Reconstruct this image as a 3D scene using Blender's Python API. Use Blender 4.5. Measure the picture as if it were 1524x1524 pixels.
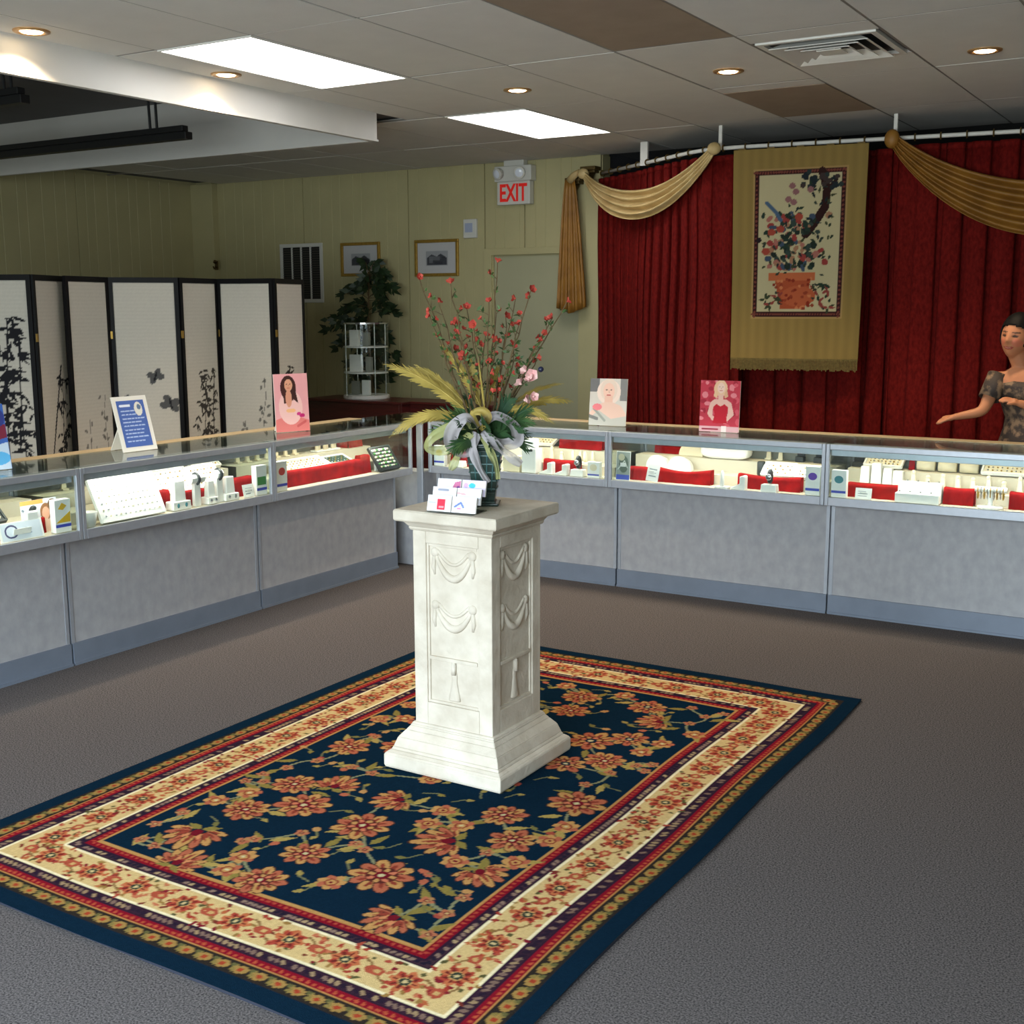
import bpy, bmesh, math, random
import numpy as np
from mathutils import Matrix, Vector, Euler

for o in list(bpy.data.objects):
    bpy.data.objects.remove(o)
SC = bpy.context.scene
COL = SC.collection
PI = math.pi
random.seed(7)
RNG = np.random.default_rng(7)

# ------------------------------------------------------------------ camera
cam = bpy.data.cameras.new('camera')
cam.sensor_width = 36.0
cam.lens = 36.0 * 1799.117 / 1524
cam.clip_start = 0.05
cam_o = bpy.data.objects.new('camera', cam)
COL.objects.link(cam_o)
yaw, pitch, roll = -0.550975, 0.167380, -0.00285
fw = Vector((math.sin(yaw) * math.cos(pitch), math.cos(yaw) * math.cos(pitch), -math.sin(pitch)))
rt = fw.cross(Vector((0, 0, 1))).normalized()
up = rt.cross(fw)
r2 = rt * math.cos(roll) + up * math.sin(roll)
u2 = -rt * math.sin(roll) + up * math.cos(roll)
M = Matrix((r2, u2, -fw)).transposed().to_4x4()
M.translation = (0, 0, 1.65)
cam_o.matrix_world = M
SC.camera = cam_o

# ------------------------------------------------------------------ world, exposure
SC.view_settings.view_transform = 'Standard'
SC.view_settings.look = 'None'
SC.view_settings.gamma = 1.0
SC.view_settings.use_curve_mapping = False
SC.view_settings.exposure = 0.38
SKY = 19.0
wd = bpy.data.worlds.new('sky')
SC.world = wd
wd.use_nodes = True
nt = wd.node_tree
bgn = nt.nodes['Background']
tc = nt.nodes.new('ShaderNodeTexCoord')
sp = nt.nodes.new('ShaderNodeSeparateXYZ')
rm = nt.nodes.new('ShaderNodeValToRGB')
nt.links.new(tc.outputs['Generated'], sp.inputs[0])
nt.links.new(sp.outputs['Z'], rm.inputs[0])
rm.color_ramp.elements[0].position = 0.0          # paved ground, then the far side of the street, then open sky
rm.color_ramp.elements[0].color = (0.46, 0.47, 0.48, 1)
e = rm.color_ramp.elements.new(0.03)
e.color = (0.30, 0.33, 0.36, 1)
e = rm.color_ramp.elements.new(0.11)
e.color = (0.42, 0.47, 0.52, 1)
e = rm.color_ramp.elements.new(0.17)
e.color = (0.88, 0.92, 1.0, 1)
rm.color_ramp.elements[-1].position = 1.0
rm.color_ramp.elements[-1].color = (0.50, 0.72, 1.0, 1)
nt.links.new(rm.outputs[0], bgn.inputs[0])
bgn.inputs[1].default_value = SKY
PANEL_E, DOWN_W, CASE_W = 6.5, 80.0, 2.8


def portal(loc, rot, sx, sy):
    l = bpy.data.lights.new('window_portal', 'AREA')
    l.shape = 'RECTANGLE'
    l.size, l.size_y = sx, sy
    l.cycles.is_portal = True
    o = bpy.data.objects.new('window_portal', l)
    o.location, o.rotation_euler = loc, rot
    COL.objects.link(o)


portal((-1.8, -1.56, 1.5), (PI / 2, 0, 0), 5.2, 2.2)

# ------------------------------------------------------------------ helpers


def lin(c):
    c = np.asarray(c, float) / 255.0
    return np.where(c <= 0.04045, c / 12.92, ((c + 0.055) / 1.055) ** 2.4)


def mat(name, rgb, rough=0.6, metal=0.0, vary=0.0, scale=20.0, bump=0.0, bscale=None, rgb2=None, emit=0.0, spec=0.5, sheen=0.0, detail=3.0, stretch=None):
    m = bpy.data.materials.new(name)
    m.use_nodes = True
    n, k = m.node_tree.nodes, m.node_tree.links
    b = n['Principled BSDF']
    c = lin(rgb)
    b.inputs['Base Color'].default_value = (*c, 1)
    b.inputs['Roughness'].default_value = rough
    b.inputs['Metallic'].default_value = metal
    b.inputs['Specular IOR Level'].default_value = spec
    if sheen:
        b.inputs['Sheen Weight'].default_value = sheen
    if emit:
        b.inputs['Emission Color'].default_value = (*c, 1)
        b.inputs['Emission Strength'].default_value = emit
    if vary or rgb2 is not None or bump:
        t = n.new('ShaderNodeTexCoord')
        src = t.outputs['Object']
        if stretch:
            mp = n.new('ShaderNodeMapping')
            mp.inputs['Scale'].default_value = stretch
            k.new(src, mp.inputs[0])
            src = mp.outputs[0]
        if vary or rgb2 is not None:
            nz = n.new('ShaderNodeTexNoise')
            nz.inputs['Scale'].default_value = scale
            nz.inputs['Detail'].default_value = detail
            k.new(src, nz.inputs['Vector'])
            r = n.new('ShaderNodeValToRGB')
            r.color_ramp.elements[0].position = 0.32
            r.color_ramp.elements[1].position = 0.68
            c2 = lin(rgb2) if rgb2 is not None else np.clip(c * (1 + vary), 0, 1)
            c1 = c if rgb2 is not None else c * (1 - vary)
            r.color_ramp.elements[0].color = (*c1, 1)
            r.color_ramp.elements[1].color = (*c2, 1)
            k.new(nz.outputs['Fac'], r.inputs[0])
            k.new(r.outputs[0], b.inputs['Base Color'])
        if bump:
            nb = n.new('ShaderNodeTexNoise')
            nb.inputs['Scale'].default_value = bscale or scale
            nb.inputs['Detail'].default_value = 4
            k.new(src, nb.inputs['Vector'])
            bp = n.new('ShaderNodeBump')
            bp.inputs['Strength'].default_value = bump
            bp.inputs['Distance'].default_value = 0.01
            k.new(nb.outputs['Fac'], bp.inputs['Height'])
            k.new(bp.outputs[0], b.inputs['Normal'])
    return m


def glass_mat(name, tint=(0.94, 0.98, 0.97), ior=1.45):
    m = bpy.data.materials.new(name)
    m.use_nodes = True
    n, k = m.node_tree.nodes, m.node_tree.links
    n.remove(n['Principled BSDF'])
    tr = n.new('ShaderNodeBsdfTransparent')
    tr.inputs[0].default_value = (*tint, 1)
    gl = n.new('ShaderNodeBsdfGlossy')
    gl.inputs['Roughness'].default_value = 0.02
    lw = n.new('ShaderNodeLayerWeight')          # Schlick: same from both sides of a thin pane
    pw = n.new('ShaderNodeMath')
    pw.operation = 'POWER'
    pw.inputs[1].default_value = 5.0
    ma = n.new('ShaderNodeMath')
    ma.operation = 'MULTIPLY_ADD'
    ma.inputs[1].default_value = 0.9
    ma.inputs[2].default_value = 0.03
    k.new(lw.outputs['Facing'], pw.inputs[0])
    k.new(pw.outputs[0], ma.inputs[0])
    mx = n.new('ShaderNodeMixShader')
    k.new(ma.outputs[0], mx.inputs[0])
    k.new(tr.outputs[0], mx.inputs[1])
    k.new(gl.outputs[0], mx.inputs[2])
    k.new(mx.outputs[0], n['Material Output'].inputs[0])
    return m


def paint_mat(name, rough=0.85, spec=0.2, bump=0.0, bscale=300, sheen=0.0):
    m = bpy.data.materials.new(name)
    m.use_nodes = True
    n, k = m.node_tree.nodes, m.node_tree.links
    b = n['Principled BSDF']
    b.inputs['Roughness'].default_value = rough
    b.inputs['Specular IOR Level'].default_value = spec
    b.inputs['Sheen Weight'].default_value = sheen
    a = n.new('ShaderNodeVertexColor')
    a.layer_name = 'paint'
    k.new(a.outputs[0], b.inputs['Base Color'])
    if bump:
        nb = n.new('ShaderNodeTexNoise')
        t = n.new('ShaderNodeTexCoord')
        k.new(t.outputs['Object'], nb.inputs['Vector'])
        nb.inputs['Scale'].default_value = bscale
        bp = n.new('ShaderNodeBump')
        bp.inputs['Strength'].default_value = bump
        bp.inputs['Distance'].default_value = 0.004
        k.new(nb.outputs['Fac'], bp.inputs['Height'])
        k.new(bp.outputs[0], b.inputs['Normal'])
    return m


def tag(o, label=None, cat=None, group=None, kind=None):
    if label: o['label'] = label
    if cat: o['category'] = cat
    if group: o['group'] = group
    if kind: o['kind'] = kind
    return o


def thing(name, label, cat, loc=(0, 0, 0), rz=0.0, group=None):
    o = bpy.data.objects.new(name, None)
    o.empty_display_size = 0.05
    COL.objects.link(o)
    o.location = loc
    o.rotation_euler = (0, 0, rz)
    return tag(o, label, cat, group)


class B:
    """collects geometry; build() links it as ONE mesh object"""

    def __init__(s):
        s.v, s.f = [], []

    def add(s, vs, fs, mx=None):
        k = len(s.v)
        if mx is not None:
            vs = [tuple(mx @ Vector(p)) for p in vs]
        s.v += [tuple(p) for p in vs]
        s.f += [tuple(i + k for i in f) for f in fs]
        return s

    def box(s, x0, y0, z0, x1, y1, z1, mx=None):
        vs = [(x0, y0, z0), (x1, y0, z0), (x1, y1, z0), (x0, y1, z0), (x0, y0, z1), (x1, y0, z1), (x1, y1, z1), (x0, y1, z1)]
        return s.add(vs, [(3, 2, 1, 0), (4, 5, 6, 7), (0, 1, 5, 4), (1, 2, 6, 5), (2, 3, 7, 6), (3, 0, 4, 7)], mx)

    def frustum(s, z0, a0, b0, z1, a1, b1, cx=0, cy=0, mx=None):
        vs = [(cx - a0, cy - b0, z0), (cx + a0, cy - b0, z0), (cx + a0, cy + b0, z0), (cx - a0, cy + b0, z0),
              (cx - a1, cy - b1, z1), (cx + a1, cy - b1, z1), (cx + a1, cy + b1, z1), (cx - a1, cy + b1, z1)]
        return s.add(vs, [(3, 2, 1, 0), (4, 5, 6, 7), (0, 1, 5, 4), (1, 2, 6, 5), (2, 3, 7, 6), (3, 0, 4, 7)], mx)

    def lathe(s, prof, n=16, mx=None, cap=True):
        vs, fs = [], []
        for r, z in prof:
            for i in range(n):
                a = 2 * PI * i / n
                vs.append((r * math.cos(a), r * math.sin(a), z))
        for j in range(len(prof) - 1):
            for i in range(n):
                a, b = j * n + i, j * n + (i + 1) % n
                fs.append((a, b, b + n, a + n))
        if cap:
            fs.append(tuple(range(n))[::-1])
            fs.append(tuple((len(prof) - 1) * n + i for i in range(n)))
        return s.add(vs, fs, mx)

    def tube(s, pts, r, n=8, cap=True, mx=None):
        pts = [Vector(p) for p in pts]
        rs = r if isinstance(r, (list, tuple)) else [r] * len(pts)
        vs, fs = [], []
        prev = None
        for i, p in enumerate(pts):
            t = (pts[min(i + 1, len(pts) - 1)] - pts[max(i - 1, 0)]).normalized()
            if prev is None:
                a = t.orthogonal().normalized()
            else:
                a = (prev - t * prev.dot(t)).normalized()
            prev = a
            b = t.cross(a)
            for q in range(n):
                an = 2 * PI * q / n
                vs.append(tuple(p + (a * math.cos(an) + b * math.sin(an)) * rs[i]))
        for j in range(len(pts) - 1):
            for q in range(n):
                x, y = j * n + q, j * n + (q + 1) % n
                fs.append((x, y, y + n, x + n))
        if cap:
            fs.append(tuple(range(n))[::-1])
            fs.append(tuple((len(pts) - 1) * n + q for q in range(n)))
        return s.add(vs, fs, mx)

    def ball(s, c, rx, ry, rz, n=12, m=8, mx=None, fn=None):
        vs, fs = [], []
        for j in range(m + 1):
            th = PI * j / m
            for i in range(n):
                a = 2 * PI * i / n
                p = (c[0] + rx * math.sin(th) * math.cos(a), c[1] + ry * math.sin(th) * math.sin(a), c[2] - rz * math.cos(th))
                vs.append(fn(p) if fn else p)
        for j in range(m):
            for i in range(n):
                a, b = j * n + i, j * n + (i + 1) % n
                fs.append((a, b, b + n, a + n))
        return s.add(vs, fs, mx)

    def prism(s, poly, y0, y1, mx=None):
        """polygon in x,z extruded along y"""
        n = len(poly)
        vs = [(x, y0, z) for x, z in poly] + [(x, y1, z) for x, z in poly]
        fs = [tuple(range(n)), tuple(range(2 * n - 1, n - 1, -1))]
        for i in range(n):
            j = (i + 1) % n
            fs.append((j, i, i + n, j + n))
        return s.add(vs, fs, mx)

    def grid(s, fn, nu, nv, mx=None):
        vs = [fn(i / nu, j / nv) for j in range(nv + 1) for i in range(nu + 1)]
        fs = [(j * (nu + 1) + i, j * (nu + 1) + i + 1, (j + 1) * (nu + 1) + i + 1, (j + 1) * (nu + 1) + i) for j in range(nv) for i in range(nu)]
        return s.add(vs, fs, mx)

    def mesh(s, name, m, smooth=False):
        me = bpy.data.meshes.new(name)
        me.from_pydata(s.v, [], s.f)
        me.materials.append(m)
        if smooth:
            me.polygons.foreach_set('use_smooth', [True] * len(me.polygons))
        me.update()
        return me

    def build(s, name, m, parent=None, smooth=False, bevel=0.0, solid=0.0, fix=False, subsurf=0):
        me = s.mesh(name, m, smooth)
        if fix:
            bm = bmesh.new()
            bm.from_mesh(me)
            bmesh.ops.recalc_face_normals(bm, faces=bm.faces)
            bm.to_mesh(me)
            bm.free()
        o = bpy.data.objects.new(name, me)
        COL.objects.link(o)
        if parent is not None:
            o.parent = parent
        if solid:
            q = o.modifiers.new('solid', 'SOLIDIFY')
            q.thickness = solid
            q.offset = 0
        if bevel:
            q = o.modifiers.new('bevel', 'BEVEL')
            q.width = bevel
            q.segments = 2
            q.limit_method = 'ANGLE'
        if subsurf:
            q = o.modifiers.new('sub', 'SUBSURF')
            q.levels = q.render_levels = subsurf
        return o


def T(x=0, y=0, z=0):
    return Matrix.Translation((x, y, z))


def R(a, ax):
    return Matrix.Rotation(a, 4, ax)


class Pic:
    """numpy painting in metres, origin lower left"""

    def __init__(s, w, h, cell, bg):
        s.w, s.h = w, h
        s.nx, s.ny = max(2, int(round(w / cell)) + 1), max(2, int(round(h / cell)) + 1)
        s.x = np.linspace(0, w, s.nx)
        s.y = np.linspace(0, h, s.ny)
        s.a = np.empty((s.ny, s.nx, 3))
        s.a[:] = lin(bg)

    def win(s, x0, x1, y0, y1):
        i0, i1 = np.searchsorted(s.x, x0), np.searchsorted(s.x, x1, 'right')
        j0, j1 = np.searchsorted(s.y, y0), np.searchsorted(s.y, y1, 'right')
        return slice(j0, j1), slice(i0, i1)

    def _put(s, w, mask, c, al=1.0):
        v = s.a[w]
        v[mask] = v[mask] * (1 - al) + lin(c) * al

    def rect(s, x0, y0, x1, y1, c, al=1.0):
        w = s.win(x0, x1, y0, y1)
        s.a[w] = s.a[w] * (1 - al) + lin(c) * al

    def ell(s, cx, cy, rx, ry, c, rot=0.0, al=1.0):
        r = max(rx, ry)
        w = s.win(cx - r, cx + r, cy - r, cy + r)
        X, Y = np.meshgrid(s.x[w[1]] - cx, s.y[w[0]] - cy)
        u, v = X * math.cos(rot) + Y * math.sin(rot), -X * math.sin(rot) + Y * math.cos(rot)
        s._put(w, (u / rx) ** 2 + (v / ry) ** 2 <= 1, c, al)

    def poly(s, pts, c, al=1.0):
        xs, ys = [p[0] for p in pts], [p[1] for p in pts]
        w = s.win(min(xs), max(xs), min(ys), max(ys))
        X, Y = np.meshgrid(s.x[w[1]], s.y[w[0]])
        ins = np.zeros(X.shape, bool)
        n = len(pts)
        for i in range(n):
            (x0, y0), (x1, y1) = pts[i], pts[(i + 1) % n]
            if y0 == y1: continue
            ins ^= ((y0 > Y) != (y1 > Y)) & (X < (x1 - x0) * (Y - y0) / (y1 - y0) + x0)
        s._put(w, ins, c, al)

    def line(s, pts, wd, c, al=1.0):
        for (x0, y0), (x1, y1) in zip(pts, pts[1:]):
            w = s.win(min(x0, x1) - wd, max(x0, x1) + wd, min(y0, y1) - wd, max(y0, y1) + wd)
            X, Y = np.meshgrid(s.x[w[1]], s.y[w[0]])
            dx, dy = x1 - x0, y1 - y0
            t = np.clip(((X - x0) * dx + (Y - y0) * dy) / max(dx * dx + dy * dy, 1e-9), 0, 1)
            s._put(w, (X - x0 - t * dx) ** 2 + (Y - y0 - t * dy) ** 2 <= (wd / 2) ** 2, c, al)

    def speckle(s, amt):
        s.a *= 1 + RNG.uniform(-amt, amt, s.a.shape[:2])[..., None]

    def leaf(s, x, y, ln, wd, ang, c, al=1.0):
        ca, sa = math.cos(ang), math.sin(ang)
        pts = [(0, 0), (.3, .5), (.6, .42), (1, 0), (.6, -.42), (.3, -.5)]
        s.poly([(x + ca * p * ln - sa * q * wd, y + sa * p * ln + ca * q * wd) for p, q in pts], c, al)

    def sheet(s, name, m, parent=None, fn=None, solid=0.0):
        """grid mesh carrying the painting; fn(x, y) arrays -> X, Y, Z arrays (default: upright in xz, facing -y)"""
        X, Y = np.meshgrid(s.x, s.y)
        X, Y = X.ravel(), Y.ravel()
        P = fn(X, Y) if fn else (X - s.w / 2, np.zeros_like(X), Y)
        co = np.stack([np.broadcast_to(p, X.shape) for p in P], 1).astype(np.float32)
        nx, ny = s.nx, s.ny
        i, j = np.meshgrid(np.arange(nx - 1), np.arange(ny - 1))
        q = (j * nx + i).ravel()
        loops = np.stack([q, q + 1, q + 1 + nx, q + nx], 1).astype(np.int32)
        me = bpy.data.meshes.new(name)
        me.vertices.add(len(co))
        me.vertices.foreach_set('co', co.ravel())
        me.loops.add(loops.size)
        me.loops.foreach_set('vertex_index', loops.ravel())
        me.polygons.add(len(loops))
        me.polygons.foreach_set('loop_start', np.arange(0, loops.size, 4, dtype=np.int32))
        me.update(calc_edges=True)
        at = me.color_attributes.new('paint', 'FLOAT_COLOR', 'POINT')
        rgba = np.ones((len(co), 4), np.float32)
        rgba[:, :3] = np.clip(s.a, 0, 1).reshape(-1, 3)
        at.data.foreach_set('color', rgba.ravel())
        me.materials.append(m)
        me.polygons.foreach_set('use_smooth', [True] * len(me.polygons))
        o = bpy.data.objects.new(name, me)
        COL.objects.link(o)
        if parent is not None: o.parent = parent
        if solid:
            md = o.modifiers.new('solid', 'SOLIDIFY')
            md.thickness = solid
            md.offset = -1
        return o


def text_mesh(name, body, size, depth, m, parent, mx, sx=1.0, bold=0.0):
    cu = bpy.data.curves.new(name, 'FONT')
    cu.body = body
    cu.size = size
    cu.extrude = depth
    cu.offset = bold
    cu.align_x = 'CENTER'
    tmp = bpy.data.objects.new('tmp', cu)
    COL.objects.link(tmp)
    dg = bpy.context.evaluated_depsgraph_get()
    me = bpy.data.meshes.new_from_object(tmp.evaluated_get(dg))
    bpy.data.objects.remove(tmp)
    me.transform(mx @ Matrix.Diagonal((sx, 1, 1, 1)))
    me.materials.clear()
    me.materials.append(m)
    o = bpy.data.objects.new(name, me)
    COL.objects.link(o)
    o.parent = parent
    return o


def light(name, kind, loc, parent, energy, color, **kw):
    l = bpy.data.lights.new(name, kind)
    l.energy = energy
    l.color = color
    for a, v in kw.items(): setattr(l, a, v)
    o = bpy.data.objects.new(name, l)
    COL.objects.link(o)
    o.location = loc
    o.parent = parent
    return o


# ------------------------------------------------------------------ materials
M_ = dict(
    carpet=mat('carpet', (52, 50, 52), 1.0, rgb2=(116, 110, 109), scale=190, bump=0.22, bscale=300, spec=0.0, detail=8),
    wall=mat('painted_panelling', (178, 170, 128), 0.6, vary=0.04, scale=3, bump=0.05, bscale=60),
    wall_dark=mat('store_room_paint', (60, 62, 68), 0.9, vary=0.05, scale=3),
    wall_plain=mat('plain_wall_paint', (176, 172, 150), 0.7, vary=0.03, scale=4),
    tile=mat('ceiling_board', (214, 212, 208), 0.9, vary=0.025, scale=5, bump=0.12, bscale=180, spec=0.1),
    tile_tan=mat('ceiling_board_tan', (156, 140, 124), 0.9, vary=0.05, scale=6, bump=0.1, bscale=180, spec=0.1),
    grid=mat('ceiling_grid_metal', (126, 122, 116), 0.5),
    soffit=mat('soffit_paint', (206, 204, 200), 0.45, vary=0.02, scale=4),
    recess=mat('recess_board', (96, 96, 98), 0.9, vary=0.05, scale=4),
    black=mat('black_metal', (22, 23, 25), 0.45),
    alu=mat('brushed_aluminium', (176, 181, 190), 0.38, 0.55, vary=0.04, scale=30),
    laminate=mat('mottled_grey_laminate', (150, 150, 154), 0.55, rgb2=(164, 163, 166), scale=22, bump=0.06, bscale=90, detail=6, stretch=(1, 1, .7)),
    kick=mat('grey_plinth', (118, 127, 142), 0.42, 0.2, vary=0.05, scale=10),
    seam=mat('dark_joint', (44, 46, 52), 0.7),
    deck=mat('white_deck', (196, 188, 168), 0.7),
    rear=mat('case_rear_panel', (136, 136, 126), 0.6),
    rail_tan=mat('tan_rail', (158, 142, 112), 0.5, vary=0.06, scale=20),
    tube=mat('fluorescent_tube', (255, 250, 238), 0.4, emit=6.0),
    glass=glass_mat('clear_glass'),
    white=mat('white_leatherette', (236, 235, 230), 0.5, vary=0.02, scale=30),
    cream=mat('cream_leatherette', (226, 214, 184), 0.55, vary=0.04, scale=25),
    red=mat('red_velvet', (112, 8, 11), 0.85, rgb2=(152, 13, 16), scale=14, bump=0.25, bscale=25, spec=.15),
    darkitem=mat('dark_leatherette', (34, 40, 42), 0.5, vary=0.1, scale=40),
    greenitem=mat('dark_green_tray', (30, 62, 52), 0.5, vary=0.1, scale=40),
    blueband=mat('blue_print', (58, 70, 176), 0.5),
    purple=mat('purple_print', (98, 58, 168), 0.5),
    yellow=mat('yellow_print', (222, 176, 36), 0.5),
    teal=mat('teal_print', (60, 130, 140), 0.5),
    redprint=mat('red_print', (196, 62, 48), 0.5),
    greenprint=mat('green_print', (70, 140, 66), 0.5),
    navy=mat('navy_print', (40, 60, 84), 0.5),
    steel=mat('silver_metal', (196, 198, 202), 0.25, 0.9),
    gold=mat('gilt', (170, 136, 62), 0.4, 0.6, vary=0.12, scale=40),
    bronze=mat('bronze_gilt', (92, 74, 36), 0.5, 0.4, vary=0.2, scale=30),
    stone=mat('weathered_plaster', (188, 178, 162), 0.85, rgb2=(208, 200, 186), scale=11, bump=0.3, bscale=45, detail=6),
    paint=paint_mat('printed_paper', 0.6, 0.3),
    paint_rug=paint_mat('rug_pile', 1.0, 0.0, bump=0.35, bscale=420),
    paint_paper=paint_mat('screen_paper', 0.8, 0.2),
    paint_cloth=paint_mat('tapestry_cloth', 0.9, 0.1, bump=0.3, bscale=300),
    lacquer=mat('black_lacquer', (10, 9, 11), 0.5, spec=.2),
    mahogany=mat('dark_red_wood', (72, 22, 20), 0.35, rgb2=(92, 30, 26), scale=6, stretch=(1, 1, 8)),
    whitemetal=mat('white_enamel', (222, 220, 214), 0.4),
    plastic=mat('pale_plastic', (206, 206, 200), 0.45),
)

# ================================================================== THE ROOM
CZ = 2.90
XL_, XR_, YF_, YB_ = -9.5, 2.6, -1.6, 9.25


def struct(b, name, m, parent=None, **k):
    o = b.build(name, m, parent, **k)
    if parent is None: o['kind'] = 'structure'
    return o


struct(B().box(XL_ - .1, YF_ - .1, -.06, XR_ + .1, 11.1, 0), 'floor', M_['carpet'])

# ceiling: backing slab + grid + boards
gx = [-1.60 - .63 * k for k in range(-7, 13)]           # lines along Y
gx = sorted(gx)
gy = [4.40 + 1.24 * k for k in range(-5, 4)]
ceil = struct(B().box(-5.05, YF_ - .1, CZ + .03, XR_ + .1, 11.1, CZ + .1).box(XL_ - .1, 6.50, CZ + .03, -5.05, 11.1, CZ + .1)
              .box(XL_ - .1, YF_ - .1, 3.12, -5.05, 6.5, 3.2), 'ceiling', M_['recess'])
g = B()
for x in gx:
    if -5.05 < x < XR_: g.box(x - .012, YF_, CZ + .004, x + .012, 9.25, CZ + .012)
    elif x < -5.05: g.box(x - .012, 6.53, CZ + .004, x + .012, 9.25, CZ + .012)
for y in gy:
    g.box(-5.03 if y < 6.5 else XL_, y - .012, CZ + .0035, XR_, y + .012, CZ + .0115)
g.build('ceiling_grid', M_['grid'], ceil)
tile_me = {}
PANELS = [(-4.75 + .00, 4.40), (-4.75, 6.88)]


def tile(x0, x1, y0, y1, m):
    key = (round(x1 - x0, 3), round(y1 - y0, 3), m)
    if key not in tile_me:
        w, h = x1 - x0, y1 - y0
        b = B()
        e_ = .007
        b.add([(e_, e_, 0), (w - e_, e_, 0), (w - e_, h - e_, 0), (e_, h - e_, 0), (e_, e_, .02), (w - e_, e_, .02), (w - e_, h - e_, .02), (e_, h - e_, .02)],
              [(3, 2, 1, 0), (4, 5, 6, 7), (0, 1, 5, 4), (1, 2, 6, 5), (2, 3, 7, 6), (3, 0, 4, 7)])
        tile_me[key] = b.mesh('ceiling_tile', M_[m])
    o = bpy.data.objects.new('ceiling_tile', tile_me[key])
    COL.objects.link(o)
    o.parent = ceil
    o.location = (x0, y0, CZ + random.uniform(0, .003))
    o.rotation_euler = (random.uniform(-.0012, .0012), random.uniform(-.0015, .0015), 0)


ys = [YF_] + [y for y in gy if y > YF_ + .05] + [YB_]
for a, b_ in zip(gx, gx[1:]):
    for c, d in zip(ys, ys[1:]):
        a0 = max(a, XL_) if b_ < -5.06 or (c > 6.4 and a < -5.06) else max(a, -5.05)
        if b_ <= a0 + .05: continue
        if a0 < -5.06:
            if d < 6.6: continue
            c0 = max(c, 6.53)
        else:
            c0 = c
        if d - c0 < .05: continue
        mid = ((a + b_) / 2, (c + d) / 2)
        if any(abs(mid[0] + 4.435) < .1 and abs(mid[1] - (p[1] + .62)) < .2 for p in PANELS): continue
        if abs(mid[0] + 1.915) < .1 and c < 6.0 < d:      # the vent sits in a half-size opening
            tile(a0, min(b_, XR_), c0, 5.84, 'tile')
            tile(a0, min(b_, XR_), 6.42, d, 'tile')
            continue
        tan = abs(mid[0] + 2.545) < .1 and (abs(mid[1] - 5.02) < .2 or abs(mid[1] - 7.5) < .2)
        if tan and mid[1] > 7:
            tile(a0, b_, c0, 7.05, 'tile')
            tile(a0, b_, 7.05, d, 'tile_tan')
            continue
        tile(a0, min(b_, XR_), c0, d, 'tile_tan' if tan else 'tile')

# walls
wl = struct(B().box(XL_ - .12, YF_, 0, XL_ - .02, YB_ + .15, 3.2), 'wall_left', M_['wall'])
wb = struct(B().box(XL_ - .12, YB_ + .02, 0, -4.80, YB_ + .14, CZ + .03), 'wall_back', M_['wall'])


def panel_mesh(w, h, grooves):
    """sheet of grooved panelling, x 0..w, front face y = 0, back y = .02"""
    prof = [(0.004, .012), (.006, 0)]
    for gxx in grooves:
        if .02 < gxx < w - .02:
            prof += [(gxx - .004, 0), (gxx, .005), (gxx + .004, 0)]
    prof += [(w - .006, 0), (w - .004, .012)]
    b = B()
    n = len(prof)
    b.add([(x, y, 0) for x, y in prof] + [(x, y, h) for x, y in prof], [(i, i + 1, n + i + 1, n + i) for i in range(n - 1)])
    b.box(.004, .012, 0, w - .004, .02, h)
    return b


def wall_panel(parent, x0, x1, z0, z1, place):
    gs = [.11, .21, .36, .46, .62, .72, .88, 1.02, 1.14]
    o = panel_mesh(x1 - x0, z1 - z0, gs).build('wall_panel', M_['wall'], parent)
    place(o, x0, z0)


def on_back(o, x0, z0): o.location = (x0, YB_, z0)
def on_left(o, x0, z0):
    o.location = (XL_, x0, z0)
    o.rotation_euler = (0, 0, PI / 2)


seams = [-9.5, -9.32, -8.06, -6.795, -5.957]
for a, b_ in zip(seams, seams[1:]): wall_panel(wb, a, b_, .09, CZ, on_back)
wall_panel(wb, -5.957, -5.545, 2.164, CZ, on_back)
wall_panel(wb, -5.545, -4.916, 2.164, CZ, on_back)
wall_panel(wb, -4.916, -4.80, .09, CZ, on_back)
yy = 9.25
for k in range(8):
    wall_panel(wl, yy - 1.26 - (.25 if k == 0 else 0), yy, .09, CZ if yy > 6.5 else 3.1, on_left)
    yy -= 1.26 + (.25 if k == 0 else 0)
    if yy < 0.5: break
struct(B().box(XL_, 9.235, 0, -5.957, 9.25, .09), 'baseboard_back', M_['wall'], bevel=.003)
struct(B().box(XL_, .5, 0, XL_ + .015, 9.235, .09), 'baseboard_left', M_['wall'], bevel=.003)
struct(B().box(XL_, 9.17, .0, XL_ + .30, 9.25, CZ), 'trim_1', M_['wall'], bevel=.004)      # boxed corner
struct(B().box(-4.93, 9.222, 0, -4.795, 9.25, CZ).box(-4.80, 9.25, 0, -4.79, 9.39, CZ), 'trim_2', M_['wall'], bevel=.003)
# door in the back wall
dr = struct(B().box(-5.864, 9.258, .01, -5.011, 9.268, 2.098), 'door_1', mat('door_paint', (168, 166, 136), .5, vary=.03, scale=3))
fr = B()
fr.box(-5.957, 9.225, 0, -5.878, 9.268, 2.164).box(-4.997, 9.225, 0, -4.916, 9.268, 2.164).box(-5.957, 9.2245, 2.108, -4.916, 9.2685, 2.166)
fr.box(-5.878, 9.245, 0, -5.868, 9.268, 2.108).box(-5.007, 9.245, 0, -4.997, 9.268, 2.108)
fr.build('door_frame', M_['wall'], dr, bevel=.003)
kb = B().lathe([(.006, 0), (.03, .004), (.03, .01), (.012, .014), (.012, .035), (.028, .045), (.026, .065), (.008, .072)], 14, T(-5.78, 9.252, .98) @ R(PI / 2, 'X'))
kb.build('door_knob', M_['gold'], dr, smooth=True)
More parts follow.
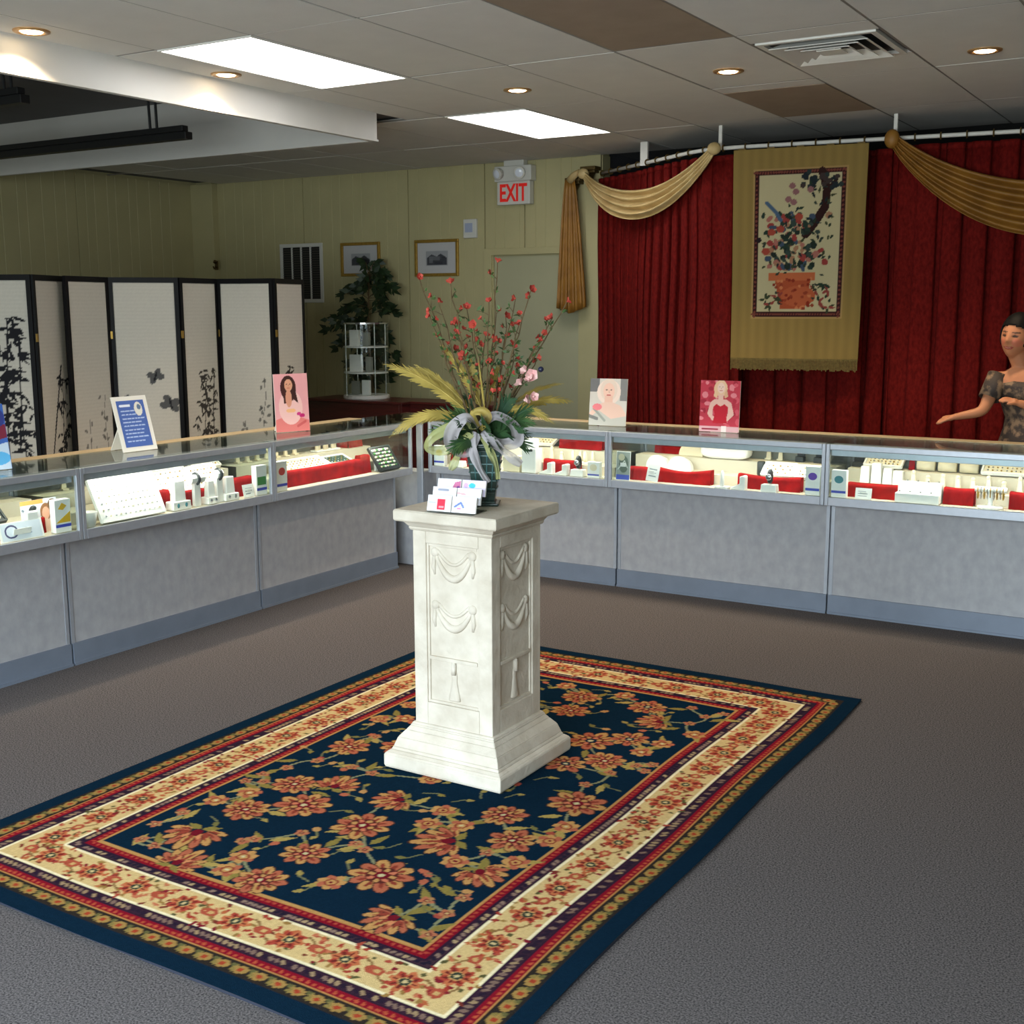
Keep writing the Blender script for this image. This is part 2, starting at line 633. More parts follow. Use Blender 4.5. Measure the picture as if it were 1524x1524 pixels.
# store room behind the curtain
struct(B().box(-4.80, 11.0, 0, XR_ + .1, 11.1, CZ + .03), 'wall_rear', M_['wall_dark'])
struct(B().box(-4.9, 9.39, 0, -4.80, 11.1, CZ + .03), 'wall_store', M_['wall_dark'])
struct(B().box(XR_, YF_, 0, XR_ + .1, 11.1, 3.2), 'wall_right', M_['wall_plain'])
# shop front with windows, behind the camera
wf = B()
wf.box(XL_ - .12, YF_ - .1, 0, -4.4, YF_, 3.2).box(.8, YF_ - .1, 0, XR_ + .1, YF_, 3.2)
wf.box(-4.4, YF_ - .1, 0, .8, YF_, .4).box(-4.4, YF_ - .1, 2.6, .8, YF_, 3.2)
struct(wf, 'wall_front', M_['wall_plain'])
for i in range(4):
    x0, x1 = -4.4 + 1.3 * i, -3.1 + 1.3 * i
    w = B().box(x0, YF_ - .09, .4, x0 + .04, YF_ - .01, 2.6).box(x1 - .04, YF_ - .09, .4, x1, YF_ - .01, 2.6)
    w.box(x0 + .04, YF_ - .09, .4, x1 - .04, YF_ - .01, .45).box(x0 + .04, YF_ - .09, 2.55, x1 - .04, YF_ - .01, 2.6)
    w = struct(w, 'window_%d' % (i + 1), M_['alu'])
    B().box(x0 + .04, YF_ - .06, .45, x1 - .04, YF_ - .052, 2.55).build('pane', M_['glass'], w)

# dropped soffit frame round the raised part of the ceiling (left)
sf = B()
sf.box(-5.07, YF_, 2.722, -5.03, 6.52, CZ + .03)
sf.box(XL_, 6.48, 2.722, -5.07, 6.52, 3.13)
sf.box(-5.07, YF_, CZ + .03, -5.05, 6.5, 3.12)
struct(sf, 'trim_3', M_['soffit'], bevel=.004)
sl = B().box(-5.0295, YF_, 2.722, -5.024, 6.525, 2.735)
struct(sl, 'trim_4', M_['soffit'])

# ================================================================== CEILING FIXTURES
mat_lens = mat('light_panel_lens', (255, 252, 248), 0.5, emit=PANEL_E)
PL = [('fluorescent_panel', 'large white fluorescent ceiling panel nearest the camera, beside the dropped soffit', -4.75, 4.40),
      ('fluorescent_panel', 'smaller-looking white fluorescent ceiling panel farther back, beyond the soffit corner', -4.75, 6.88)]
for nme, lb, x, y in PL:
    t = thing(nme, lb, 'ceiling light', (x, y, CZ), 0, 'fluorescent ceiling panels')
    w, h = .63, 1.24
    B().box(.004, .004, -.004, w - .004, .016, .02).box(.004, h - .016, -.004, w - .004, h - .004, .02).box(.004, .016, -.004, .016, h - .016, .02).box(w - .016, .016, -.004, w - .004, h - .016, .02).build('frame', M_['whitemetal'], t)
    B().box(.016, .016, .0, w - .016, h - .016, .012).build('lens', mat_lens, t)

mat_bulb = mat('downlight_bulb', (255, 226, 180), 0.4, emit=14.0)
mat_trim = mat('downlight_trim', (176, 140, 96), 0.35, 0.5)
DL = [(-1.288, 6.582, 'recessed warm downlight at far right of ceiling, right of the air vent'),
      (-2.563, 6.405, 'recessed warm downlight left of the air vent, between the two tan boards'),
      (-3.815, 6.283, 'recessed warm downlight just above the farther fluorescent panel'),
      (-4.90, 5.03, 'recessed warm downlight against the soffit, beside the large fluorescent panel'),
      (-4.90, 3.80, 'recessed warm downlight at the far left, against the soffit near the camera'),
      ]
for x, y, lb in DL:
    t = thing('downlight', lb, 'ceiling light', (x, y, CZ), 0, 'recessed downlights')
    B().lathe([(.052, .0), (.056, -.006), (.072, -.008), (.082, -.004), (.083, .001)], 24, cap=False).build('trim_ring', mat_trim, t, smooth=True)
    B().lathe([(.001, -.010), (.03, -.009), (.046, -.006), (.053, -.001)], 20, cap=False).build('bulb', mat_bulb, t, smooth=True)
    light('lamp', 'SPOT', (0, 0, -.02), t, DOWN_W, (1.0, .78, .52), spot_size=2.2, spot_blend=.6, shadow_soft_size=.05)

# air vent
t = thing('air_vent', 'square white louvred air diffuser set in the ceiling', 'air vent', (-1.915, 6.13, CZ))
b = B()
for k, (a, z) in enumerate([(.285, -.004), (.225, -.012), (.165, -.018), (.105, -.022)]):
    pass
B().box(-.29, -.29, -.006, .29, -.26, .012).box(-.29, .26, -.006, .29, .29, .012).box(-.29, -.26, -.006, -.26, .26, .012).box(.26, -.26, -.006, .29, .26, .012).build('frame', M_['whitemetal'], t)
B().box(-.26, -.26, .010, .26, .26, .016).build('throat', M_['black'], t)
for a in (.24, .18, .12):
    b = B()
    o_, i_, z0, z1 = a, a - .05, -.022, .006
    vs = [(-o_, -o_, z0), (o_, -o_, z0), (o_, o_, z0), (-o_, o_, z0), (-i_, -i_, z1), (i_, -i_, z1), (i_, i_, z1), (-i_, i_, z1)]
    b.add(vs, [(0, 1, 5, 4), (1, 2, 6, 5), (2, 3, 7, 6), (3, 0, 4, 7)])
    b.build('louvre', M_['whitemetal'], t, solid=.003)
B().box(-.06, -.06, -.02, .06, .06, -.014).box(-.01, -.01, -.014, .01, .01, .012).build('centre_plate', M_['whitemetal'], t)

# hanging lighting tracks in the recess
for nme, lb, x0, x1, y, z, hang in [('lighting_track', 'long black lighting track hanging below the soffit, nearer its corner', -8.6, -5.79, 5.6, 2.69, (-6.1, -7.7)),
                                    ('lighting_track', 'short end of black lighting track at far left edge under the soffit', -8.6, -5.76, 4.4, 2.74, (-5.9, -7.6))]:
    t = thing(nme, lb, 'light fixture', (x0, y, z), 0)
    L = x1 - x0
    B().box(0, -.03, .0, L, .03, .045).build('rail', M_['black'], t, bevel=.004)
    B().box(0, -.025, .05, L - .03, .025, .085).build('upper_rail', M_['black'], t, bevel=.004)
    B().box(.02, -.012, .045, L - .05, .012, .05).build('web', M_['black'], t)
    for hx in hang:
        b = B()
        b.tube([(hx - x0 - .03, 0, .085), (hx - x0 - .045, 0, 3.12 - z)], .009, 8).tube([(hx - x0 + .03, 0, .085), (hx - x0 + .02, 0, 3.12 - z)], .009, 8)
        b.box(hx - x0 - .07, -.02, 3.11 - z, hx - x0 + .05, .02, 3.12 - z)
        b.build('hanger', M_['black'], t)

# ================================================================== DISPLAY CASES
CW, CD, ZG0, ZG1 = 1.28, .50, .622, .945


def display_case(label, loc, rz, L, light_on=True, end_l=False, end_r=False):
    t = thing('display_case', label, 'display case', loc, rz, 'glass display cases')
    yb = .14                                    # base set back under the glass box
    B().box(.012, yb, .105, L - .012, yb + .02, .615).build('front_panel', M_['laminate'], t)
    B().box(0, yb + .02, .0, .018, CD - .01, .615).box(L - .018, yb + .02, 0, L, CD - .01, .615).box(.018, CD - .03, 0, L - .018, CD - .01, .615).box(.018, yb + .02, .56, L - .018, CD - .03, .575).build('cabinet_body', M_['laminate'], t)
    B().box(.004, yb - .012, 0, L - .004, yb + .02, .105).box(.004, yb - .02, 0, L - .004, yb - .012, .012).build('kick_plate', M_['kick'], t)
    B().box(.004, yb - .003, .105, .022, yb + .02, .615).build('edge_trim', M_['alu'], t)
    B().box(L - .022, yb - .003, .105, L - .004, yb + .02, .615).build('edge_trim', M_['alu'], t)
    # glass box
    dk = B().box(.002, .015, .622, L - .002, CD, .655).build('deck', M_['deck'], t)
    B().box(.03, .16, .655, L - .03, .31, .712).box(.03, .31, .655, L - .03, CD - .03, .782).build('stepped_riser', M_['deck'], t)
    B().box(.02, 0, .615, L - .02, .015, .66).build('bottom_rail', M_['alu'], t, bevel=.003)
    B().box(.02, 0, .912, L - .02, .03, .942).build('top_rail', M_['alu'], t, bevel=.003)
    B().box(.02, .03, .878, L - .02, .034, .940).box(.02, .034, .934, L - .02, .09, .940).build('light_housing', M_['alu'], t, bevel=.003)
    for x in (.0, L - .02):
        B().box(x, 0, .615, x + .02, .02, .942).build('front_post', M_['alu'], t, bevel=.003)
        B().box(x, CD - .02, .655, x + .02, CD, .942).build('rear_post', M_['alu'], t, bevel=.003)
    B().box(.0, CD - .10, .942, L, CD + .003, .951).build('rear_rail', M_['rail_tan'], t, bevel=.002)
    B().box(.02, CD - .012, .655, L - .02, CD - .006, .935).build('rear_door', M_['rear'], t)
    B().box(.02, .006, .66, L - .02, .011, .912).build('front_glass', M_['glass'], t)
    B().box(.001, .001, .943, L - .001, CD - .101, .949).build('top_glass', M_['glass'], t)
    for x in (.006, L - .011):
        B().box(x, .021, .656, x + .005, CD - .021, .940).build('end_glass', M_['glass'], t)
    if light_on:
        B().tube([(.06, .070, .920), (L - .06, .070, .920)], .008, 8).build('light_tube', M_['tube'], t)
        light('case_lamp', 'AREA', (L / 2, .046, .925), t, CASE_W, (1, .96, .86), shape='RECTANGLE', size=L - .16, size_y=.02).rotation_euler = (math.radians(20), 0, 0)
    return t


RY, LX = 6.235, -4.49
RUN_R = [(-4.457, 'left end, behind the flower pedestal'), (-3.177, 'under the red poster, second from the room corner'), (-1.897, 'at the right edge, in front of the person')]
RUN_L = [(2.322, 'at the left edge, nearest the camera'), (3.587, 'with the big white tray, below the framed sign'), (4.852, 'next to the room corner, under the pink poster')]
for x, w in RUN_R:
    display_case('glass jewelry case of back counter, ' + w, (x, RY, 0), 0, 1.278)
for y, w in RUN_L:
    display_case('glass jewelry case of left counter, ' + w, (LX, y, 0), PI / 2, 1.262)
# the corner filler between both runs
t = thing('corner_unit', 'grey filler unit with an aluminium post joining the two counters', 'cabinet', (-4.99, 6.116, 0))
B().box(.0, .12, 0, .50, .26, .615).box(.36, .255, .105, .531, .275, .615).build('filler_panel', M_['laminate'], t)
B().box(.36, .243, 0, .531, .275, .104).build('kick_plate', M_['kick'], t)
B().box(.455, .10, 0, .500, .118, .942).build('corner_post', M_['alu'], t, bevel=.003)
B().box(0, .0, .930, .53, .10, .940).box(0, .12, .930, .53, .62, .940).build('top_panel', M_['glass'], t)

# ---------------------------------------------------------------- contents of the cases
YD = [.04, .195, .345]
ZD = [.657, .714, .784]


def put(side, row, pos, dy=0.0, dz=0.0):
    if side == 'R': return (pos, RY + YD[row] + dy, ZD[row] + dz), 0.0
    return (LX - YD[row] - dy, pos, ZD[row] + dz), PI / 2


def cloth(b, w, h, d, seed=0, sag=.12, skirt=.006):
    """a draped block: rounded top, wavy skirt"""
    rnd = random.Random(seed)
    ph = rnd.uniform(0, 6)
    prof = [(-.0, 0.0, skirt), (0, .5 * h, skirt * .4), (0, .9 * h, .002), (.12, 1.0 * h, 0), (.5, 1.0 * h, 0), (.88, 1.0 * h, 0), (1, .9 * h, .002), (1, .5 * h, .003), (1, 0, .003)]

    def fn(u, v):
        k = v * (len(prof) - 1)
        i = min(int(k), len(prof) - 2)
        f = k - i
        y, z, s = [prof[i][q] * (1 - f) + prof[i + 1][q] * f for q in range(3)]
        wob = math.sin(u * 17 * max(w, .1) / .3 + ph) * s + math.sin(u * 41 + ph * 2) * s * .4
        z = z * (1 - sag * math.sin(PI * u) * (z / h) ** 2)
        return ((u - .5) * w, y * d - abs(wob) - (s if i < 3 else 0), z)
    b.grid(fn, 28, 16)
    n = len(prof)
    for x in (-.5, .5):
        b.add([(x * w, p[0] * d, p[1]) for p in prof], [tuple(range(n))])
    return b


def c_red(lb, side, row, pos, w, h, d=.09, sag=.05, dy=0, name='velvet_riser', cat='display riser', grp='red velvet risers in the cases'):
    if row < 2: row, dy, d = 0, .070, (.045 if side == 'R' or pos > 3.6 else .012)       # draped blocks stand on the deck, against the first step
    else: dy, d = max(dy, .0), min(d, .045 if dy > .05 else .10)
    loc, rz = put(side, row, pos, dy)
    o = cloth(B(), w, h, d, int(abs(pos) * 100), sag).build(name, M_['red'], smooth=True)
    o.location, o.rotation_euler = loc, (0, 0, rz)
    return tag(o, lb, cat, grp)


def c_box(lb, side, row, pos, w, h, emblem, d=.035, dy=0, band='blueband', shape='ell'):
    loc, rz = put(side, row, pos, dy)
    t = thing('product_box', lb, 'box', loc, rz, 'small printed product boxes in the cases')
    B().box(-w / 2, 0, 0, w / 2, d, h).build('carton', M_['white'], t, bevel=.002)
    B().box(-w / 2 + .002, -.001, h * .16, w / 2 - .002, .0, h * .25).build('band', M_[band], t)
    b = B()
    r = w * .3
    if shape == 'ell':
        b.prism([(r * math.cos(a), h * .66 + r * .85 * math.sin(a)) for a in np.linspace(0, 2 * PI, 17)[:-1]], -.001, 0)
    elif shape == 'tri':
        b.prism([(-w * .45, h * .3), (w * .45, h * .3), (w * .45, h * .62)], -.001, 0)
        b.prism([(-w * .3, h * .72), (-w * .05, h * .9), (w * .25, h * .8), (0, h * .68)], -.0008, 0)
    else:
        b.prism([(-w * .4, h * .34), (w * .4, h * .34), (w * .4, h * .62), (-w * .4, h * .62)], -.001, 0)
    b.build('emblem', M_[emblem], t)
    return t


def c_watch(lb, side, row, pos, w=.095, h=.06, dy=0):
    loc, rz = put(side, row, pos, dy)
    t = thing('watch_stand', lb, 'watch display', loc, rz, 'watches on white blocks')
    B().frustum(0, w / 2, .027, h * .55, w / 2 * .92, .023, cy=.028).build('block', M_['white'], t, bevel=.003)
    b = B()
    b.tube([(0, .030 + .018 * math.cos(a), h * .55 + .0425 + .03 * math.sin(a)) for a in np.linspace(-.5 * PI, 1.5 * PI, 17)], .011, 8)
    b.build('watch_strap', M_['darkitem'], t, smooth=True)
    B().lathe([(.001, .008), (.014, .008), (.017, .004), (.017, 0)], 14, T(0, .006, h * .55 + .042) @ R(PI / 2, 'X')).build('watch_dial', M_['steel'], t, smooth=True)
    return t


def c_l(lb, side, row, pos, w=.085, h=.085, dy=0):
    loc, rz = put(side, row, pos, dy)
    o = bpy.data.objects.new('tmp', None)
    b = B()
    prof = [(-.5, 0), (.5, 0), (.5, .95), (.36, 1), (.12, .92), (.12, .42), (-.05, .34), (-.42, .16), (-.5, .1)]
    b.prism([(p * w, q * h) for p, q in prof], 0, .045)
    bpy.data.objects.remove(o)
    o = b.build('earring_stand', M_['white'], bevel=.004, fix=True)
    o.location, o.rotation_euler = loc, (0, 0, rz)
    return tag(o, lb, 'jewelry stand', 'small white L-shaped earring stands')


def c_half(lb, side, row, pos, w, h, dy=0, m='white'):
    loc, rz = put(side, row, pos, dy)
    b = B()

    def fn(u, v):
        a = PI * u
        r = 1 - .22 * v
        return (w / 2 * math.cos(a) * r, .08 * v, h * math.sin(a) ** .85 * r)
    b.grid(fn, 20, 4)
    b.add([(w / 2 * math.cos(PI * i / 20), 0, h * math.sin(PI * i / 20) ** .85) for i in range(21)], [tuple(range(21))])
    b.add([(w / 2 * .78 * math.cos(PI * i / 20), .08, .78 * h * math.sin(PI * i / 20) ** .85) for i in range(21)], [tuple(range(20, -1, -1))])
    o = b.build('necklace_form', M_[m], fix=True)
    o.location, o.rotation_euler = loc, (0, 0, rz)
    return tag(o, lb, 'jewelry form', 'half round necklace forms')


def c_tray(lb, side, row, pos, w, h, depth=.13, m='white', rows=4, cols=8, dy=0, dz=0, items=('steel', 'gold'), name='jewelry_tray', it=.006):
    """tilted tray: front edge on the deck, back edge raised, rows of small pieces"""
    depth = min(depth, (.092, .082, .105)[row])
    dy = (0, -.018, .0)[row]
    loc, rz = put(side, row, pos, dy, dz)
    t = thing(name, lb, 'jewelry tray', loc, rz, 'tilted jewelry trays')
    ang = math.atan2(h, depth)
    ln = math.hypot(h, depth)
    mx = T(0, .006, .006) @ R(ang, 'X')
    B().box(-w / 2, 0, 0, w / 2, ln, .012, mx).build('pad', M_[m], t, bevel=.002)
    b = B()
    q = .012
    b.box(-w / 2, -.004, 0, w / 2, .006, .018, mx).box(-w / 2, ln - .006, 0, w / 2, ln + .004, .018, mx).box(-w / 2 - .004, 0, 0, -w / 2 + .006, ln, .018, mx).box(w / 2 - .006, 0, 0, w / 2 + .004, ln, .018, mx)
    b.build('rim', M_['darkitem' if m == 'darkitem' else 'white'], t)
    # prop keeps the raised edge off the deck
    B().box(-w * .3, depth - .03, 0.001, w * .3, depth - .016, h * .78).build('prop', M_['white'], t)
    for k, im in enumerate(items):
        b = B()
        for i in range(rows):
            for j in range(cols):
                if (i + j) % len(items) != k: continue
                x, y = (j + .5) / cols * (w - .03) - w / 2 + .015, (i + .5) / rows * (ln - .02) + .01
                b.ball((x + random.uniform(-.002, .002), y, .014), it * random.uniform(.7, 1.2), it * random.uniform(.6, 1), it * .7, 6, 4, mx)
        o = b.build('jewelry_pieces', M_[im], t, smooth=True)
        o['kind'] = 'stuff'
    return t


def c_card(lb, side, row, pos, w, h, pic=None, tilt=.2, roll=0, dy=0, dz=0):
    loc, rz = put(side, row, pos, dy, dz)
    t = thing('price_card', lb, 'card', loc, rz, 'small cards in the cases')
    mx = R(roll, 'Y') @ R(-tilt, 'X')
    B().box(-w / 2, 0, 0, w / 2, .003, h, mx).box(-w * .2, .012, 0, w * .2, .014, h * .6, R(tilt, 'X')).build('card', M_['white'], t)
    if pic is None:
        pic = Pic(w * .9, h * .9, .003, (238, 238, 234))
        for k in range(3):
            pic.line([(w * .15, h * (.25 + .2 * k)), (w * random.uniform(.55, .75), h * (.25 + .2 * k))], .005, (120, 132, 140))
    pw, phh = pic.w, pic.h

    def fn(x, y):
        X, Y, Z = x - pw / 2, np.full_like(x, -.0008), y + (h - phh) / 2
        A = np.array(mx.to_3x3())
        return A @ np.stack([X, Y, Z])
    pic.sheet('print', M_['paint'], t, fn)
    return t


def simple(name, lb, cat, grp, b, m, side, row, pos, dy=0, dz=0, **k):
    loc, rz = put(side, row, pos, dy, dz)
    o = b.build(name, M_[m], **k)
    o.location, o.rotation_euler = loc, (0, 0, rz)
    return tag(o, lb, cat, grp)


def c_cushion(lb, side, row, pos, w, h, d=.1, m='white', dy=0):
    def fn(p):
        return p
    b = B()
    n1, n2 = 20, 10
    vs, fs = [], []

    def sg(v, e): return math.copysign(abs(v) ** e, v)

    def f(u, v):
        a, c = 2 * PI * u, PI * (v - .5)
        return (w / 2 * sg(math.cos(c), .5) * sg(math.cos(a), .4), d / 2 + d / 2 * sg(math.cos(c), .5) * sg(math.sin(a), .4), h / 2 + h / 2 * sg(math.sin(c), .7))
    b.grid(f, n1, n2)
    return simple('display_cushion', lb, 'cushion', 'padded display cushions', b, m, side, row, pos, dy, smooth=True)


def c_fingers(lb, side, row, pos, n, w, h, m='cream', dy=0):
    loc, rz = put(side, row, pos, dy)
    t = thing('ring_stand', lb, 'ring stand', loc, rz, 'ring stands with finger cones')
    B().box(-w / 2, 0, 0, w / 2, .055, .01).build('base', M_['white'], t, bevel=.002)
    for i in range(n):
        B().lathe([(.013, .008), (.012, .5 * h), (.010, h * .85), (.004, h)], 10, T(-w / 2 + w * (i + .5) / n, .018 + .02 * (i % 2), 0)).build('finger', M_[m], t, smooth=True)
    return t


# --- back counter, left case
c_box('white box with yellow oval emblem, left end of the back counter case', 'R', 0, -4.40, .08, .13, 'yellow')
c_red('red velvet riser beside the yellow emblem box, behind the vase ribbon', 'R', 1, -4.27, .17, .095, dy=-.09)
c_watch('black watch on white block in the left back case, left of the vase', 'R', 0, -4.27, .10, .07)
simple('gift_box', 'plain cream gift box half hidden by the white ribbon tail', 'box', None, B().box(-.06, 0, 0, .06, .07, .092).box(-.063, -.003, .07, .063, .073, .095), 'cream', 'R', 0, -3.862, bevel=.003)
t_loc, _ = put('R', 0, -3.737)
t = thing('display_tower', 'tall white jewelry column with black slot, right of the vase', 'jewelry stand', t_loc, 0)
B().box(-.05, 0, 0, .05, .08, .15).box(-.032, .01, .15, .032, .07, .205).build('column', M_['white'], t, bevel=.004)
B().box(-.028, -.002, .132, .028, 0, .145).build('slot', M_['black'], t)
c_red('dark red velvet block behind the pair of small white stands', 'R', 1, -3.55, .24, .085, dy=-.06)
c_red('bright red velvet riser at the rear right of the left back case', 'R', 2, -3.54, .30, .056)
c_tray('cream tilted tray at the rear of the left back case', 'R', 2, -3.83, .17, .04, .09, 'cream', 3, 6)
c_l('left one of the pair of small white L-shaped stands by the tall column', 'R', 0, -3.619, .09, .075)
c_l('right one of the pair of small white L-shaped stands by the tall column', 'R', 0, -3.517, .09, .07)
c_fingers('cream ring fingers on white base near right end of left back case', 'R', 1, -3.46, 4, .17, .075)
c_watch('black watch on white block beside the blue banded box', 'R', 0, -3.407, .09, .075)
c_box('cream and blue box at the right end of the left back case', 'R', 0, -3.292, .08, .095, 'cream')
for k, x in enumerate((-3.60, -3.50, -3.40)):
    simple('earring_bust', ['leftmost', 'middle', 'rightmost'][k] + ' small dark earring bust on the bright red riser', 'jewelry form', 'dark earring busts on the red riser',
           B().lathe([(.02, 0), (.02, .004), (.005, .008), (.005, .018), (.018, .028), (.016, .042), (.005, .048)], 10), 'darkitem', 'R', 2, x, .04, .058, smooth=True)
for k, x in enumerate((-4.42, -4.33)):
    simple('earring_bust', ['left', 'right'][k] + ' small dark bust at the rear left of the left back case', 'jewelry form', 'dark earring busts at the rear left',
           B().lathe([(.02, 0), (.02, .004), (.005, .01), (.005, .03), (.02, .045), (.018, .066), (.006, .078)], 10), 'darkitem', 'R', 2, x, .03, 0, smooth=True)
c_red('small red velvet riser at the rear left of the left back case', 'R', 2, -4.33, .18, .045, .03)
# --- back counter, middle case
ph = Pic(.085, .16, .003, (150, 158, 150))
ph.ell(.045, .09, .03, .05, (96, 108, 96)); ph.ell(.03, .13, .02, .02, (196, 190, 160)); ph.rect(0, 0, .085, .03, (70, 86, 180)); ph.line([(.01, .06), (.05, .11), (.07, .07)], .006, (210, 214, 205))
c_card('standing grey photo card with blue foot, left end of middle back case', 'R', 0, -3.10, .09, .17, ph, .08)
c_red('dark red velvet wedge left of the tilted white price card', 'R', 1, -3.02, .14, .075, sag=.0)
c_half('leftmost white half round necklace form in the middle back case', 'R', 1, -2.955, .14, .085, .0)
c_half('second white half round necklace form, right of the leftmost one', 'R', 1, -2.815, .15, .085, .0)
c_half('cream half round necklace form behind the two white ones', 'R', 2, -2.815, .15, .08, .02, 'cream')
c_card('white price card tilted sideways in front of red velvet', 'R', 0, -2.916, .075, .10, None, .15, .12, 0, .008)
c_red('long sagging red velvet drape in the middle back case', 'R', 0, -2.76, .36, .085, .10, .25, .02)
c_cushion('large white padded cushion at the centre of the middle back case', 'R', 2, -2.585, .30, .085, .1, 'white', -.05)
c_red('red velvet drape under the white wedges, right of middle back case', 'R', 0, -2.24, .36, .08, .10, .15, .03)
c_fingers('white ring stand in front of the long red drape', 'R', 0, -2.488, 1, .075, .1, 'white', -.012)
c_l('small white L-shaped stand right of the white ring stand', 'R', 0, -2.391, .085, .08, -.012)
simple('watch_roll', 'dark upright roll behind the small white L-shaped stand', 'jewelry form', None, B().lathe([(.02, 0), (.024, .01), (.024, .075), (.018, .082)], 12), 'darkitem', 'R', 1, -2.335, .05, smooth=True)
c_watch('black watch on white block in the middle back case', 'R', 0, -2.215, .09, .075, -.016)
c_tray('white tilted wedge tray above the black watch', 'R', 1, -2.221, .18, .06, .10, 'white', 3, 7, -.005)
c_tray('white tilted wedge tray at the right end of the middle back case', 'R', 1, -2.055, .135, .055, .10, 'white', 3, 6, -.005)
c_box('white box with purple oval emblem, right end of middle back case', 'R', 0, -1.975, .08, .155, 'purple')
simple('ring_box', 'small dark ring box, left of two at the rear of middle back case', 'box', 'dark ring boxes', B().box(-.024, 0, 0, .024, .045, .03).box(-.022, .03, .03, .022, .045, .062), 'darkitem', 'R', 2, -2.172, .06, bevel=.003)
simple('ring_box', 'larger dark ring box behind the purple emblem box', 'box', 'dark ring boxes', B().box(-.03, 0, 0, .03, .05, .032).box(-.028, .035, .032, .028, .05, .07), 'darkitem', 'R', 2, -2.06, .06, bevel=.003)
c_red('thin red velvet strip at the rear of the middle back case', 'R', 2, -2.97, .2, .045, .04, dy=.07)
# --- back counter, right case
c_box('white box with teal emblem, left end of right back case', 'R', 0, -1.834, .08, .145, 'teal')
c_red('red velvet block left in the right back case', 'R', 1, -1.67, .27, .075, dy=-.10)
c_card('small white card leaning on the left red block of the right back case', 'R', 0, -1.704, .085, .06)
for k, (x, w, h) in enumerate(((-1.76, .05, .09), (-1.70, .055, .11), (-1.64, .05, .085), (-1.585, .055, .075))):
    simple('display_block', ['leftmost', 'second', 'third', 'rightmost'][k] + ' of four small white upright blocks above the left red velvet', 'jewelry stand', 'small white upright blocks',
           B().frustum(0, w / 2, .025, h, w / 2 * .85, .02, cy=.025), 'white', 'R', 1, x, .06, bevel=.003)
t_loc, _ = put('R', 0, -1.432)
t = thing('display_stairs', 'big white stepped display block in the right back case', 'jewelry stand', t_loc, 0)
B().box(-.11, 0, 0, .11, .05, .05).box(-.108, .05, 0, .108, .11, .10).build('steps', M_['white'], t, bevel=.004)
b = B()
for i in range(8): b.ball((-.09 + .026 * i, .02 + (i % 2) * .05, .056 + (i % 2) * .05), .006, .006, .006, 6, 4)
b.build('jewelry_pieces', M_['steel'], t)['kind'] = 'stuff'
c_red('red velvet block right of the big white stepped block', 'R', 0, -1.24, .15, .085, .08, dy=.03)
c_red('red velvet block at the right frame edge of the right back case', 'R', 0, -.915, .17, .085, .08, dy=.03)
loc, _ = put('R', 0, -1.085)
t = thing('bracelet_stand', 'white T-bar bracelet stand between two red blocks', 'jewelry stand', loc, 0)
B().lathe([(.062, 0), (.062, .008), (.012, .012), (.012, .085)], 20, T(0, .055, 0)).build('stem', M_['white'], t, smooth=False)
B().tube([(-.075, .055, .092), (.075, .055, .092)], .014, 12).build('bar', M_['white'], t, smooth=True)
for i in range(9):
    B().tube([(-.06 + .015 * i, .055 + .017 * math.cos(a), .084 + (.02 + .02 * (math.sin(a) < 0)) * math.sin(a)) for a in np.linspace(0, 2 * PI, 12)], .003, 5).build('bracelet', M_['steel' if i % 2 else 'gold'], t)
for k, x in enumerate((-1.47, -1.36, -1.25)):
    loc, _ = put('R', 2, x, .02)
    o = B().tube([(-.045, .03, .03), (.045, .03, .03)], .03, 14).build('bracelet_roll', M_['cream'], smooth=True)
    o.location = loc
    tag(o, ['left', 'middle', 'right'][k] + ' cream padded roll at the rear of the right back case', 'cushion', 'cream padded bracelet rolls')
c_tray('large cream tilted tray at the right rear of the right back case', 'R', 2, -1.05, .26, .06, .10, 'cream', 4, 10)
c_tray('cream tilted tray at the left rear of the right back case', 'R', 2, -1.69, .2, .05, .09, 'cream', 4, 8, .02)
simple('ring_box', 'dark open ring box at the left rear of right back case', 'box', 'dark ring boxes', B().box(-.03, 0, 0, .03, .04, .025).box(-.028, .03, .025, .028, .04, .06), 'darkitem', 'R', 2, -1.83, .02, bevel=.003)
simple('gift_pouch', 'narrow red pouch standing among white blocks in right back case', 'box', None, B().frustum(0, .016, .014, .06, .013, .006), 'red', 'R', 2, -1.545, .05, bevel=.003)
def stand_mesh():
    b = B()
    b.box(-.018, 0, 0, .018, .034, .008)
    b.frustum(.008, .014, .006, .062, .008, .005, cy=.02)
    b.ball((0, .018, .066), .011, .008, .011, 8, 6)
    return b.mesh('pendant_stand', M_['cream'])


st_me = stand_mesh()
ORD = ['leftmost', 'second', 'third', 'fourth', 'fifth', 'sixth', 'seventh', 'eighth', 'ninth', 'tenth', 'eleventh']


def c_stands(lb, grp, side, row, xs, dy=0.0):
    for k, x in enumerate(xs):
        loc, rz = put(side, row, x, dy)
        o = bpy.data.objects.new('pendant_stand', st_me)
        COL.objects.link(o)
        o.location, o.rotation_euler = loc, (0, 0, rz)
        o.scale = (1, 1, 1 + .2 * math.sin(x * 37))
        nm = ORD[k] if k < len(xs) - 1 else 'rightmost'
        tag(o, nm + ' ' + lb, 'jewelry stand', grp)


